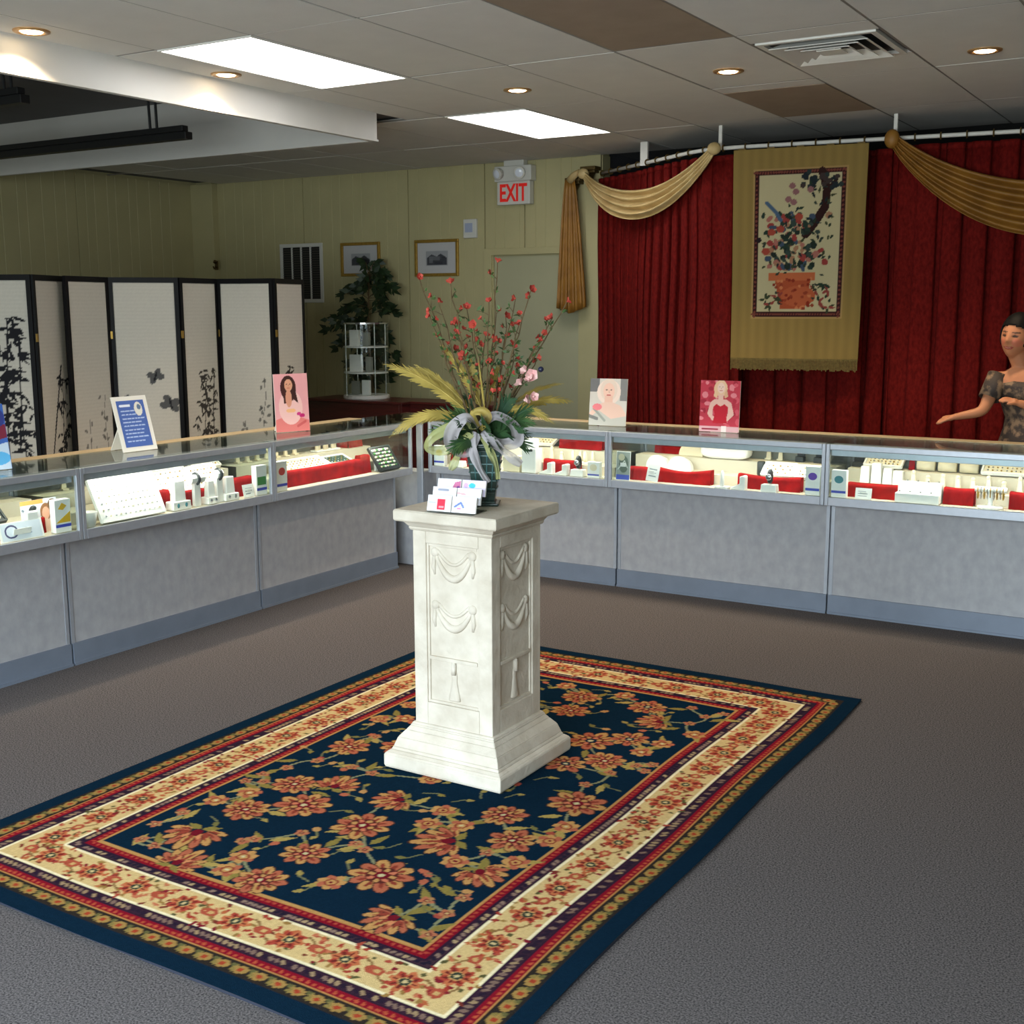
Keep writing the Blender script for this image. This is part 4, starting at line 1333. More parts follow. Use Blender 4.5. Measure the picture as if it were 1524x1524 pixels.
for i, (x, y, a) in enumerate(rim_points(.265, .178)):
    ca, sa = math.cos(a), math.sin(a)
    vine = [(x + u * ca - .034 * math.sin(u / .178 * 2 * PI) * sa, y + u * sa + .034 * math.sin(u / .178 * 2 * PI) * ca) for u in np.linspace(-.089, .089, 9)]
    rug.line(vine, .008, (128, 96, 60))
    for k in range(34):
        u, v = rr.uniform(-.09, .09), rr.uniform(-.064, .064)
        px_, py_ = x + u * ca - v * sa, y + u * sa + v * ca
        if not in_border(px_, py_): continue
        c = rr.choice([(150, 58, 46), (140, 108, 60), (168, 92, 58), (84, 80, 50), (112, 50, 40), (178, 104, 74), (158, 72, 56), (120, 34, 44)])
        if rr.random() < .6: rug.leaf(px_, py_, rr.uniform(.018, .036), .014, rr.uniform(0, 6.28), c)
        else: rug.ell(px_, py_, rr.uniform(.006, .012), rr.uniform(.005, .009), c, rr.uniform(0, 3))
    s_ = 1 if (int(round(min(x, y) * 100)) + i) % 2 else .8
    for k in range(8):
        an = a + k * PI / 4
        rug.ell(x + .036 * s_ * math.cos(an), y + .036 * s_ * math.sin(an), .024 * s_, .015 * s_, (158, 64, 50) if k % 2 else (178, 102, 66), an)
        rug.ell(x + .034 * s_ * math.cos(an), y + .034 * s_ * math.sin(an), .012 * s_, .005, (104, 40, 36), an)
    rug.ell(x, y, .025 * s_, .025 * s_, (182, 140, 88)); rug.ell(x, y, .016, .016, (54, 60, 50)); rug.ell(x, y, .007, .007, (190, 168, 120))
    for s in (-1, 1):
        px_, py_ = x + s * .089 * ca, y + s * .089 * sa
        rug.ell(px_, py_, .022, .018, (160, 76, 56), a); rug.ell(px_, py_, .010, .008, (186, 150, 96), a)
rug.speckle(.10)
t = thing('rug', 'navy oriental rug with gold and salmon flowers and cream border', 'rug', (RX0, RY0, 0))
rug.sheet('pile', M_['paint_rug'], t, lambda x, y: (x + .006 * np.sin(y * 5.1 + 1) * (x / RW), y + .004 * np.sin(x * 6), .010 + .0012 * np.sin(x * 9) * np.sin(y * 7)))
B().box(.005, .005, .0005, RW - .005, RH - .005, .0085).build('backing', mat('rug_backing', (30, 34, 48), .95), t)

# ================================================================== PEDESTAL
PX, PY = -2.330, 3.555
t = thing('pedestal', 'white plaster pedestal with garland reliefs standing on the rug', 'pedestal', (PX, PY, .0112))
b = B()
for z0, a0, z1, a1 in ((0, .244, .008, .249), (.008, .249, .050, .249), (.050, .249, .058, .242), (.058, .242, .066, .230), (.066, .230, .076, .224), (.076, .224, .110, .212), (.110, .212, .135, .191), (.135, .191, .150, .179), (.150, .180, .156, .177), (.156, .177, .164, .171)):
    b.frustum(z0, a0, a0, z1, a1, a1)
b.build('plinth', M_['stone'], t, bevel=.003)
sh = B()
zb, zt, hb = .160, .875, .165
co_ = .012
sh.box(-hb + co_, -hb + co_, zb, hb - co_, hb - co_, zt)
# raised surround on the four faces, leaving a recessed panel with a cross band
for q in range(4):
    mx = R(q * PI / 2, 'Z')
    sh.box(-hb, -hb, zb, -hb + .055, -hb + co_ + .001, zt, mx).box(hb - .055, -hb + .0005, zb, hb - .0005, -hb + co_ + .001, zt, mx)
    sh.box(-hb + .055, -hb, zb, hb - .055, -hb + co_ + .001, .245, mx).box(-hb + .055, -hb, .825, hb - .055, -hb + co_ + .001, zt, mx)
sh.build('shaft', M_['stone'], t, bevel=.003)
for q in range(4):
    mx = R(q * PI / 2, 'Z')
    b = B()
    y0 = -hb + co_
    # inner moulding frame
    for x0, z0, x1, z1 in ((-.111, .245, -.101, .825), (.101, .245, .111, .825), (-.101, .245, .101, .255), (-.101, .815, .101, .825)):
        b.box(x0, y0 - .006, z0, x1, y0 + .002, z1, mx)
    b.box(-.101, y0 - .009, .405, .101, y0 + .002, .418, mx)
    b.build('panel_moulding', M_['stone'], t, bevel=.002)
    for zc, dz in ((.79, .085), (.60, .075)):
        b = B()
        pts = [(-.075 + .15 * s, y0 + .001, zc - dz * math.sin(PI * s) ** .8) for s in np.linspace(0, 1, 15)]
        b.tube(pts, [.006 + .009 * math.sin(PI * s) for s in np.linspace(0, 1, 15)], 8, mx=mx)
        pts = [(-.066 + .132 * s, y0 + .001, zc + .012 - dz * .55 * math.sin(PI * s)) for s in np.linspace(0, 1, 13)]
        b.tube(pts, .007, 6, mx=mx)
        for s in (-1, 1):
            b.lathe([(.001, .012), (.014, .010), (.018, .004), (.018, 0)], 12, mx @ T(.078 * s, y0 + .004, zc + .004) @ R(PI / 2, 'X'))
            b.tube([(.08 * s, y0 + .001, zc - .01), (.084 * s, y0 + .001, zc - .05), (.079 * s, y0 + .001, zc - .075)], [.008, .009, .004], 6, mx=mx)
        b.build('garland', M_['stone'], t, smooth=True)
    b = B()
    b.tube([(0, y0 - .004, .405), (0, y0 - .006, .36)], .009, 8, mx=mx)
    b.lathe([(.012, .10), (.016, .085), (.014, .07), (.020, .04), (.032, .0), (.030, -.004)], 12, mx @ T(0, y0 - .001, .268) @ Matrix.Diagonal((.8, .3, 1, 1)))
    b.build('tassel', M_['stone'], t, smooth=True)
b = B()
for z0, a0, z1, a1 in ((.868, .170, .874, .175), (.874, .175, .882, .175), (.882, .175, .905, .194), (.905, .194, .910, .200), (.910, .200, .917, .202)):
    b.frustum(z0, a0, a0, z1, a1, a1)
b.frustum(.902, .208, .208, .907, .214, .214).frustum(.907, .214, .214, .9408, .214, .214).frustum(.9408, .214, .214, .945, .210, .210)
b.build('capital', M_['stone'], t, bevel=.003)
PZ = .0112 + .945

# ================================================================== VASE AND FLOWERS
VX, VY = -2.318, 3.59
t = thing('flower_arrangement', 'dark green vase of red blossoms and golden fronds on the pedestal', 'flower arrangement', (VX, VY, PZ), math.radians(28))
m_vase = mat('dark_green_glaze', (30, 44, 36), .3, rgb2=(44, 66, 62), scale=18)
b = B()
for z0, a0, z1, a1 in ((0, .050, .010, .052), (.010, .040, .018, .036), (.018, .036, .05, .040), (.05, .040, .20, .062), (.20, .062, .215, .067), (.215, .067, .225, .066)): b.frustum(z0, a0, a0, z1, a1, a1)
b.build('vase', m_vase, t, bevel=.003)
b = B()
for k in range(4):
    mx = R(k * PI / 2, 'Z')
    for i in range(5):
        z = .06 + .03 * i
        a = .041 + (z - .05) * .147
        b.box(-a * .9, -a - .003, z, a * .9, -a + .002, z + .004, mx)
    for i in range(4):
        x = -.6 + .4 * i
        b.add([(x * .042 - .002, -.045, .055), (x * .042 + .002, -.045, .055), (x * .06 + .002, -.0648, .195), (x * .06 - .002, -.0648, .195)], [(0, 1, 2, 3)], mx)
b.build('lattice', mat('teal_glaze', (52, 92, 92), .35), t)
inv = Matrix.Rotation(-math.radians(28), 3, 'Z')


def L3(dx, dy, dz): return inv @ Vector((dx, dy, dz))       # room offsets from the vase into its frame


CAMR = Vector((.852, .523, 0))       # across the line of sight
CAMF = Vector((-.523, .852, 0))      # away from the entrance


def off(px, py, dep=0.0):
    """offset from the vase top: px, py in 1/1524 units of the arrangement's spread"""
    v = CAMR * ((px - 727) * .00262) + CAMF * dep
    return L3(v.x, v.y, .23 + (655 - py) * .00262)


m_stem = mat('branch_brown', (92, 74, 46), .8, vary=.2, scale=40)
m_leafg = mat('leaf_green', (46, 84, 46), .6, rgb2=(84, 112, 58), scale=12)
m_dark = mat('frond_dark_green', (30, 62, 40), .6, rgb2=(62, 98, 56), scale=12)
m_gold = mat('frond_gold', (150, 132, 60), .6, rgb2=(188, 164, 84), scale=14)
m_fl = mat('blossom_red', (160, 40, 32), .7, rgb2=(196, 84, 64), scale=60)
m_fl2 = mat('blossom_pink', (222, 160, 160), .7, rgb2=(232, 196, 190), scale=60)
TIPS = [(640, 437, .05), (683, 446, -.06), (746, 418, .03), (790, 455, -.05), (840, 470, .06), (655, 488, -.04), (703, 478, .07), (770, 466, 0), (820, 492, .08), (803, 520, -.07), (712, 500, -.05), (756, 490, .1), (735, 470, -.1), (690, 512, .1), (775, 500, -.1), (665, 470, .0), (800, 545, .05), (728, 515, .02), (745, 520, -.06), (768, 528, .06), (700, 540, -.08), (685, 495, .02)]
bl = B()
for k in range(5):
    a = 2 * PI * k / 5
    c, s = math.cos(a), math.sin(a)
    bl.add([(0, 0, 0), (.010 * c - .009 * s, .010 * s + .009 * c, .009), (.016 * c, .016 * s, .013), (.010 * c + .009 * s, .010 * s - .009 * c, .009)], [(0, 1, 2, 3)])
bl.ball((0, 0, .004), .005, .005, .006, 6, 4)
bl_me = {m: bl.mesh('blossom', m, True) for m in (m_fl, m_fl2)}
rf = random.Random(11)
leafs, twigs = B(), B()


def blossom(p, s=1.0, m=m_fl):
    o = bpy.data.objects.new('blossom', bl_me[m])
    COL.objects.link(o)
    o.parent = t
    o.location = p
    o.rotation_euler = (rf.uniform(-1.4, 1.4), rf.uniform(-1.4, 1.4), rf.uniform(0, 6))
    o.scale = (s, s, s)


def small_leaf(b, p, d, ln, wd):
    d = Vector(d).normalized()
    sd = d.cross(Vector((rf.uniform(-1, 1), rf.uniform(-1, 1), rf.uniform(-.2, 1)))).normalized() * wd
    p = Vector(p)
    b.add([p, p + d * ln * .45 + sd, p + d * ln, p + d * ln * .45 - sd], [(0, 1, 2, 3)])


for (px, py, dep) in TIPS:
    tip = off(px, py, dep)
    base = off(727 + (px - 727) * .12, 655, dep * .2)
    mid = base.lerp(tip, .5) + Vector((rf.uniform(-.03, .03), rf.uniform(-.03, .03), .015))
    pts = [(base * (1 - s) ** 2 + mid * 2 * s * (1 - s) + tip * s * s) for s in np.linspace(0, 1, 11)]
    pts = [p + Vector((rf.uniform(-.005, .005), rf.uniform(-.005, .005), 0)) for p in pts]
    B().tube(pts, [.0042 - .0025 * s for s in np.linspace(0, 1, 11)], 5).build('branch', m_stem, t)
    blossom(pts[-1], rf.uniform(.8, 1.1))
    for i in (4, 5, 6, 7, 8, 9):
        d = Vector((rf.uniform(-1, 1), rf.uniform(-1, 1), rf.uniform(.3, 1.2))).normalized() * rf.uniform(.02, .055)
        q = pts[i] + d
        twigs.tube([pts[i], pts[i] + d * .5 + Vector((0, 0, .004)), q], [.002, .0016, .001], 4)
        if rf.random() < .52: blossom(q, rf.uniform(.5, .95))
        for k in range(3):
            small_leaf(leafs, pts[i] + d * rf.uniform(.2, 1), (rf.uniform(-1, 1), rf.uniform(-1, 1), rf.uniform(-.3, 1)), rf.uniform(.014, .030), .0055)
leafs.build('small_leaves', m_leafg, t)['kind'] = 'stuff'
twigs.build('twigs', m_stem, t)['kind'] = 'stuff'
for px, py, d in ((782, 560, -.1), (790, 566, -.08), (786, 573, -.1), (792, 594, -.08), (780, 598, -.1), (776, 578, -.06)): blossom(off(px, py, d), rf.uniform(1.1, 1.5), m_fl2)
B().ball(tuple(off(802, 558, -.08)), .010, .010, .010, 10, 8).build('berry', mat('berry_blue', (34, 38, 66), .35), t, smooth=True)


def frond(name, root, tip, width, m, droop=.05, n=13, barbs=2):
    """feathered leaf: midrib with pairs of narrow barbs"""
    root, tip = Vector(root), Vector(tip)
    mid = root.lerp(tip, .5) + Vector((0, 0, droop))
    b = B()
    st = [root * (1 - s) ** 2 + mid * 2 * s * (1 - s) + tip * s * s for s in np.linspace(0, 1, n)]
    b.tube(st, [.0022 - .0015 * i / n for i in range(n)], 4)
    for i in range(1, n):
        ax = (st[min(i + 1, n - 1)] - st[i - 1]).normalized()
        sd = ax.cross(Vector((0, 0, 1)))
        if sd.length < .25: sd = ax.cross(L3(*CAMF))
        sd = sd.normalized()
        upv = sd.cross(ax)
        face_ = (sd * .55 + upv * .8).normalized()
        s = i / (n - 1)
        w = width * (math.sin(PI * min(1, .12 + s * .86)) ** .6) * 1.9
        for q in range(barbs):
            p0 = st[i - 1].lerp(st[i], (q + .5) / barbs)
            for sg_ in (-1, 1):
                d = (ax * 1.1 + face_ * sg_ * (.75 - .35 * s)).normalized() * w * rf.uniform(.85, 1.1)
                d = d + Vector((0, 0, -.18 * w * rf.random()))
                pw = ax * w * .17
                b.add([p0 - pw, p0 + pw, p0 + d * .6 + pw * .9, p0 + d, p0 + d * .55 - pw * .9], [(0, 1, 2, 3, 4)])
    return b.build(name, m, t)


for px, py, d, rx, ry, w, m, dr in [(594, 551, -.05, 700, 612, .030, m_gold, .05), (614, 558, .08, 705, 612, .026, m_gold, .06), (632, 553, .02, 700, 605, .02, m_gold, .03), (606, 640, -.1, 690, 622, .026, m_gold, .07), (596, 652, .02, 690, 626, .022, m_gold, .07), (668, 524, .0, 722, 610, .022, m_gold, .04),
                                    (848, 606, .1, 760, 618, .026, m_gold, .05), (836, 582, .14, 760, 610, .018, m_gold, .04), (820, 631, -.05, 745, 622, .026, m_gold, .08), (700, 535, .05, 725, 610, .022, m_gold, .02), (745, 555, .0, 730, 612, .024, m_gold, .02), (720, 545, -.08, 728, 620, .024, m_gold, .0)]:
    frond('golden_frond', off(rx, ry, d * .3), off(px, py, d), w, m, dr)
for k in range(44):
    a = 2 * PI * k / 44 + rf.uniform(-.1, .1)
    r_ = rf.uniform(.10, .20)
    z = .215 + rf.uniform(-.03, .19) * (1 if k % 2 else .6)
    frond('green_frond', (.03 * math.cos(a), .03 * math.sin(a), .215), (r_ * math.cos(a), r_ * math.sin(a), z), rf.uniform(.028, .040), m_dark if k % 3 else m_leafg, .06, 8, 2)
frond('drooping_leaf', off(745, 640, -.03), off(783, 652, -.06), .014, m_dark, .05)


def sheer(name, c, clear):
    m = mat(name, c, .5, vary=.08, scale=30, spec=.3)
    n_, k_ = m.node_tree.nodes, m.node_tree.links
    tr = n_.new('ShaderNodeBsdfTransparent')
    mx_ = n_.new('ShaderNodeMixShader')
    mx_.inputs[0].default_value = clear
    k_.new(n_['Principled BSDF'].outputs[0], mx_.inputs[1])
    k_.new(tr.outputs[0], mx_.inputs[2])
    k_.new(mx_.outputs[0], n_['Material Output'].inputs[0])
    return m


m_rib = sheer('sheer_ribbon_green', (168, 170, 112), .3)
m_rib2 = sheer('sheer_ribbon_lilac', (178, 172, 176), .25)
m_rib3 = sheer('sheer_ribbon_gold', (182, 160, 84), .25)


def strip(name, pts, w, m, seed=0):
    pts = [Vector(p) for p in pts]
    P4 = [pts[0]] + pts + [pts[-1]]
    st = []
    for i in range(len(pts) - 1):
        a, b_, c, d = P4[i:i + 4]
        for q in range(8):
            f = q / 8
            st.append(.5 * ((2 * b_) + (c - a) * f + (2 * a - 5 * b_ + 4 * c - d) * f * f + (3 * b_ - a - 3 * c + d) * f ** 3))
    st.append(pts[-1])
    n = len(st)
    b = B()
    vs = []
    cf = L3(*CAMF)
    for i, p in enumerate(st):
        ax = (st[min(i + 1, n - 1)] - st[max(i - 1, 0)]).normalized()
        s = i / (n - 1)
        tw = .9 * math.sin(seed * 2.1 + s * 5)
        sd = ax.cross(cf).normalized()
        sd = (sd * math.cos(tw) + cf * math.sin(tw)).normalized()
        ww = w * (.35 + .65 * math.sin(PI * (.12 + .76 * s)))
        for q in range(7):
            c = q / 3 - 1
            vs.append(p + sd * ww * c + cf * (.004 * math.sin(c * 6 + seed + s * 4)))
    b.add(vs, [(i * 7 + c, i * 7 + c + 1, i * 7 + 8 + c, i * 7 + 7 + c) for i in range(n - 1) for c in range(6)])
    return b.build(name, m, t, smooth=True)


F_ = -.080
strip('ribbon_loop', [off(716, 634, F_), off(690, 632, F_ - .02), off(660, 646, F_ - .01), off(652, 662, F_), off(676, 664, F_ + .01), off(712, 642, F_)], .022, m_rib, 1)
strip('ribbon_loop', [off(720, 634, F_), off(704, 620, F_ - .04), off(686, 636, F_ - .03), off(684, 658, F_ - .02), off(704, 668, F_), off(718, 642, F_)], .026, m_rib2, 2)
strip('ribbon_loop', [off(722, 632, F_), off(742, 618, F_ - .02), off(766, 632, F_), off(770, 652, F_), off(748, 656, F_), off(726, 640, F_)], .024, m_rib2, 3)
strip('ribbon_loop', [off(718, 634, F_), off(712, 616, F_ - .03), off(724, 612, F_ - .04), off(732, 622, F_ - .03), off(722, 638, F_)], .018, m_rib3, 6)
strip('ribbon_tail', [off(708, 640, F_ + .02), off(694, 664, F_), off(688, 680, F_ + .02), off(681, 693, F_ + .03)], .018, m_rib, 4)
strip('ribbon_tail', [off(714, 640, F_), off(712, 664, F_ - .02), off(720, 688, F_ - .01), off(732, 708, F_ - .01)], .017, m_rib2, 5)
strip('ribbon_tail', [off(724, 640, F_), off(742, 656, F_ - .03), off(758, 670, F_ - .02), off(776, 684, F_)], .022, m_rib2, 7)
strip('ribbon_tail', [off(720, 645, F_), off(733, 664, F_), off(742, 684, F_), off(745, 704, F_)], .014, m_rib, 8)

# ================================================================== CARD HOLDER
CX, CY = -2.312, 3.362
t = thing('card_holder', 'clear tiered holder full of white cards on the pedestal', 'card holder', (CX, CY, PZ), math.radians(6))
b = B()
for k in range(3): b.box(-.096, .029 + .036 * k, 0, .096, .031 + .036 * k, .020 + .024 * k)
b.box(-.096, -.012, 0, .088, .105, .003).box(-.096, .0305, .022, .088, .060, .024).box(-.096, .0665, .046, .088, .096, .048)
b.build('rack', M_['glass'], t)
for (tier, sx, label, paints) in [(0, -1, 'white card with red square logo, front left in the holder', 'red'), (0, 1, 'white card with small blue sketch, front right in the holder', 'blue'),
                                  (1, -1, 'white card with grey heading, second row left in the holder', 'grey'), (1, 1, 'white card with pink line, second row right in the holder', 'pink'),
                                  (2, -1, 'white card with red and purple corner, top left in the holder', 'corner'), (2, 1, 'pale lilac card with turquoise dot, top right in the holder', 'dot')]:
    p = Pic(.084, .055, .0022, (238, 238, 246) if paints != 'dot' else (222, 212, 236))
    if paints == 'red': p.rect(.035, .006, .062, .042, (214, 46, 72)); p.rect(.040, .012, .058, .018, (240, 150, 160)); p.line([(.005, .03), (.028, .03)], .004, (180, 186, 206))
    if paints == 'blue': p.line([(.01, .02), (.03, .035), (.04, .02)], .007, (110, 130, 190)); p.line([(.02, .014), (.03, .014)], .005, (200, 120, 170))
    if paints == 'grey': p.line([(.02, .045), (.055, .045)], .007, (150, 154, 172))
    if paints == 'pink': p.line([(.0, .038), (.03, .034)], .006, (226, 170, 176))
    if paints == 'corner': p.poly([(.045, .0), (.084, .0), (.084, .05), (.062, .045)], (196, 110, 150)); p.ell(.075, .02, .008, .012, (120, 60, 140))
    if paints == 'dot': p.ell(.036, .036, .012, .009, (70, 190, 226)); p.ell(.014, .036, .008, .009, (206, 170, 220))
    mx = T(.048 * sx, .0015 + .036 * tier, .005 + .024 * tier) @ R(-.25, 'X')
    wloc = Matrix.Translation((CX, CY, PZ)) @ R(math.radians(6), 'Z') @ mx
    c = thing('business_card', label, 'card', wloc.translation, math.radians(6), 'cards in the tiered holder')
    m2 = R(-.25, 'X')
    B().box(-.046, 0, 0, .046, .007, .055, m2).build('card_stack', M_['white'], c)
    A = np.array(m2.to_3x3())
    p.sheet('print', M_['paint'], c, lambda x, y: A @ np.stack([(x - .042) * 1.09, np.full_like(x, -.0008), y]))

# ================================================================== BACK WALL OBJECTS
t = thing('exit_sign', 'white emergency exit sign with red letters and two lamps', 'exit sign', (-5.61, 9.25, 2.53))
B().box(-.165, -.085, 0, .165, -.012, .195).build('sign_box', M_['plastic'], t, bevel=.006)
B().box(-.185, -.10, .195, .185, -.006, .325).build('battery_housing', M_['plastic'], t, bevel=.008)
B().box(-.10, -.08, .325, .10, -.01, .372).build('ceiling_mount', M_['plastic'], t, bevel=.005)
text_mesh('letters', 'EXIT', .205, .004, mat('exit_red', (226, 40, 34), .4, emit=.12), t, T(0, -.087, .030) @ R(PI / 2, 'X'), .66, .004)
for s in (-1, 1):
    mx = T(.105 * s - .02, -.115, .262) @ R(PI / 2 + .25, 'X') @ R(.3 * s, 'Y')
    lp = B().lathe([(.02, -.03), (.045, -.01), (.052, .02), (.052, .028), (.046, .030)], 18, mx).build('lamp_head', M_['plastic'], t, smooth=True)
    B().lathe([(.046, .026), (.03, .032), (.004, .034)], 16, mx).build('lamp_lens', mat('lamp_lens', (226, 232, 246), .15), lp, smooth=True)
# small wall box
t = thing('wall_control', 'small white thermostat box on back wall, below exit sign', 'thermostat', (-6.10, 9.25, 2.265))
B().box(-.07, -.03, 0, .07, 0, .165).build('case', M_['plastic'], t, bevel=.006)
B().box(-.05, -.032, .05, .03, -.03, .13).build('display', mat('grey_display', (160, 170, 196), .3), t)


def picture(lb, x, z, w, h, seed):
    t = thing('picture_frame', lb, 'picture', (x, 9.25, z), 0, 'gold framed pictures')
    b = B()
    f = .028
    b.box(0, -.022, 0, w, 0, f).box(0, -.022, h - f, w, 0, h).box(0, -.022, f, f, 0, h - f).box(w - f, -.022, f, w, 0, h - f)
    b.build('frame', M_['gold'], t, bevel=.004)
    p = Pic(w - 2 * f, h - 2 * f, .006, (184, 184, 186))
    a, c = p.w, p.h
    p.rect(a * .22, c * .26, a * .78, c * .72, (150, 152, 156))
    rd = random.Random(seed)
    p.poly([(a * .24, c * .28), (a * .24, c * .5), (a * .36, c * .62), (a * .5, c * .55), (a * .6, c * .64), (a * .76, c * .5), (a * .76, c * .28)], (64, 66, 72))
    for k in range(14): p.rect(a * rd.uniform(.26, .7), c * rd.uniform(.3, .5), a * rd.uniform(.3, .74), c * rd.uniform(.34, .56), rd.choice([(40, 42, 46), (110, 112, 116), (50, 52, 60)]), .7)
    p.sheet('print', M_['paint'], t, lambda x_, y_: (x_ + f, np.full_like(x_, -.006), y_ + f))
    B().box(f, -.005, f, w - f, 0, h - f).build('backboard', M_['deck'], t)


picture('gold framed grey picture above the leafy plant', -7.595, 1.95, .47, .315, 2)
picture('gold framed grey picture right of the plant, below the thermostat', -6.72, 1.935, .485, .33, 3)
# return air grille
t = thing('wall_grille', 'white framed wall vent with dark slots beside the screen', 'air vent', (-8.37, 9.25, 1.705))
w, h = .545, .57
B().box(0, -.015, 0, w, 0, .035).box(0, -.015, h - .035, w, 0, h).box(0, -.015, .035, .035, 0, h - .035).box(w - .035, -.015, .035, w, 0, h - .035).build('frame', M_['plastic'], t, bevel=.003)
B().box(.035, -.003, .035, w - .035, 0, h - .035).build('backing', M_['black'], t)
for k in range(1, 4): B().box(.035 + k * (w - .07) / 4 - .008, -.013, .035, .035 + k * (w - .07) / 4 + .008, -.003, h - .035).build('mullion', M_['plastic'], t)
b = B()
for k in range(22): b.box(.036, -.010, .04 + k * .0225, w - .036, -.003, .046 + k * .0225, None)
o = b.build('slats', mat('dark_slat', (70, 68, 64), .5), t)
o['kind'] = 'stuff'
# coat hook
t = thing('coat_hook', 'small dark hook high on back wall near the room corner', 'hook', (-9.17, 9.17, 2.04))
B().box(-.02, -.008, 0, .02, 0, .09).build('plate', M_['bronze'], t)
B().tube([(0, -.008, .07), (0, -.04, .075), (.03, -.06, .09), (.055, -.065, .085)], .010, 8).tube([(0, -.008, .03), (0, -.04, .01), (0, -.05, .035)], .008, 8).build('hook_arm', M_['bronze'], t, smooth=True)

# desk, display tower, plant
t = thing('desk', 'dark red wooden desk against the back wall, behind the corner', 'desk', (-7.25, 8.3, 0))
B().box(0, 0, 0, .03, .44, .835).box(1.02, 0, 0, 1.05, .44, .835).box(.03, .0, .05, 1.02, .02, .835).box(.03, .42, .3, 1.02, .44, .835).build('carcass', M_['mahogany'], t, bevel=.003)
B().box(-.02, -.03, .835, 1.07, .46, .858).build('desk_top', M_['mahogany'], t, bevel=.004)
B().box(1.07, .10, .835, 1.9, .46, .858).build('return_top', M_['mahogany'], t, bevel=.004)
B().box(1.05, .12, .0, 1.88, .14, .835).box(1.86, .14, 0, 1.88, .44, .835).build('return_panel', M_['mahogany'], t)
TX, TY, TZ = -6.75, 8.52, .858
t = thing('display_tower', 'clear acrylic display tower with three shelves on the desk', 'display stand', (TX, TY, TZ))
B().lathe([(.20, 0), (.205, .006), (.205, .03), (.19, .035)], 28).build('base', M_['whitemetal'], t)
for z in (.225, .45, .655):
    B().lathe([(.001, z), (.195, z), (.195, z + .012), (.001, z + .012)], 28, cap=False).build('shelf' if z < .6 else 'top_plate', M_['whitemetal'] if z < .6 else M_['steel'], t)
for k in range(4):
    a = PI / 4 + k * PI / 2 + .3
    B().tube([(.19 * math.cos(a), .19 * math.sin(a), .035), (.19 * math.cos(a), .19 * math.sin(a), .66)], .006, 6).build('post', M_['steel'], t)
b = B()
n = 28
b.add([(.2 * math.cos(2 * PI * k / n), .2 * math.sin(2 * PI * k / n), z) for z in (.036, .654) for k in range(n)], [(k, (k + 1) % n, n + (k + 1) % n, n + k) for k in range(n)])
b.build('acrylic_wall', M_['glass'], t)
for dx, dy, dz, w, h, lb, m in [(-.06, -.09, .463, .10, .14, 'white booklet standing on the top shelf of the tower', 'white'), (.06, -.08, .463, .07, .12, 'grey box standing on the top shelf of the tower', 'rear'),
                                (-.05, -.09, .238, .13, .15, 'pale card with orange mark on the middle shelf of the tower', 'white'), (.08, -.07, .238, .06, .13, 'grey bottle box on the middle shelf of the tower', 'rear'),
                                (-.06, -.09, .036, .08, .12, 'pale card on the bottom shelf of the tower, left', 'rear'), (.05, -.08, .036, .08, .13, 'white card on the bottom shelf of the tower, right', 'white')]:
    o = B().box(-w / 2, 0, 0, w / 2, .03, h).box(-w / 2 - .01, -.03, 0, w / 2 + .01, .05, .004).build('shelf_card', M_[m], bevel=.002)
    o.location = (TX + dx, TY + dy, TZ + dz)
    tag(o, lb, 'card', 'cards in the acrylic tower')

# ficus
FX, FY = -7.08, 9.0
t = thing('potted_plant', 'dark leafy artificial ficus standing behind the acrylic tower', 'plant', (FX, FY, 0))
B().lathe([(.13, 0), (.135, .01), (.165, .30), (.17, .32), (.155, .32), (.14, .27), (.001, .27)], 24, cap=False).build('pot', M_['darkitem'], t, smooth=True)
B().tube([(0, 0, .26), (.02, .01, .8), (-.02, 0, 1.4), (.01, 0, 1.98)], [.018, .016, .011, .004], 8).build('trunk', m_stem, t)
rp = random.Random(4)
b, br = B(), B()
m_fic = mat('ficus_leaf', (24, 40, 24), .5, rgb2=(44, 66, 34), scale=20)
for k in range(60):
    z = rp.uniform(.95, 2.0)
    f = (z - .95) / 1.05
    spread = .46 * (1 - abs(f - .5) * 1.25) + .05
    a = rp.uniform(0, 2 * PI)
    r_ = spread * rp.uniform(.5, 1.1)
    p0 = Vector((0, 0, z))
    p1 = Vector((r_ * math.cos(a), max(-.22, min(.08, r_ * math.sin(a) * .5)), z + rp.uniform(-.10, .12)))
    br.tube([p0, p0.lerp(p1, .5) + Vector((0, 0, .05)), p1], [.004, .003, .0015], 4)
    for q in range(13):
        s = rp.uniform(.25, 1.05)
        p = p0.lerp(p1, s) + Vector((0, 0, .05 * math.sin(PI * min(1, s))))
        d = Vector((math.cos(a) + rp.uniform(-1, 1), min(.2, .4 * math.sin(a) + rp.uniform(-.5, .3)), rp.uniform(-.9, .3))).normalized()
        sd = d.cross(Vector((rp.uniform(-.4, .4), 1, rp.uniform(-.4, .4)))).normalized() * .024
        ln = rp.uniform(.07, .12)
        b.add([p, p + d * ln * .4 + sd, p + d * ln, p + d * ln * .4 - sd], [(0, 1, 2, 3)])
br.build('twigs', m_stem, t)['kind'] = 'stuff'
b.build('foliage', m_fic, t)['kind'] = 'stuff'

# ================================================================== CURTAINS
def curtain_mat(name, c1, c2):
    m = mat(name, c1, .85, rgb2=c2, scale=55, bump=.15, bscale=60, spec=.1, detail=5, stretch=(1, 1, .55))
    return m


m_cur = curtain_mat('red_burnout_velvet', (84, 11, 10), (112, 22, 18))


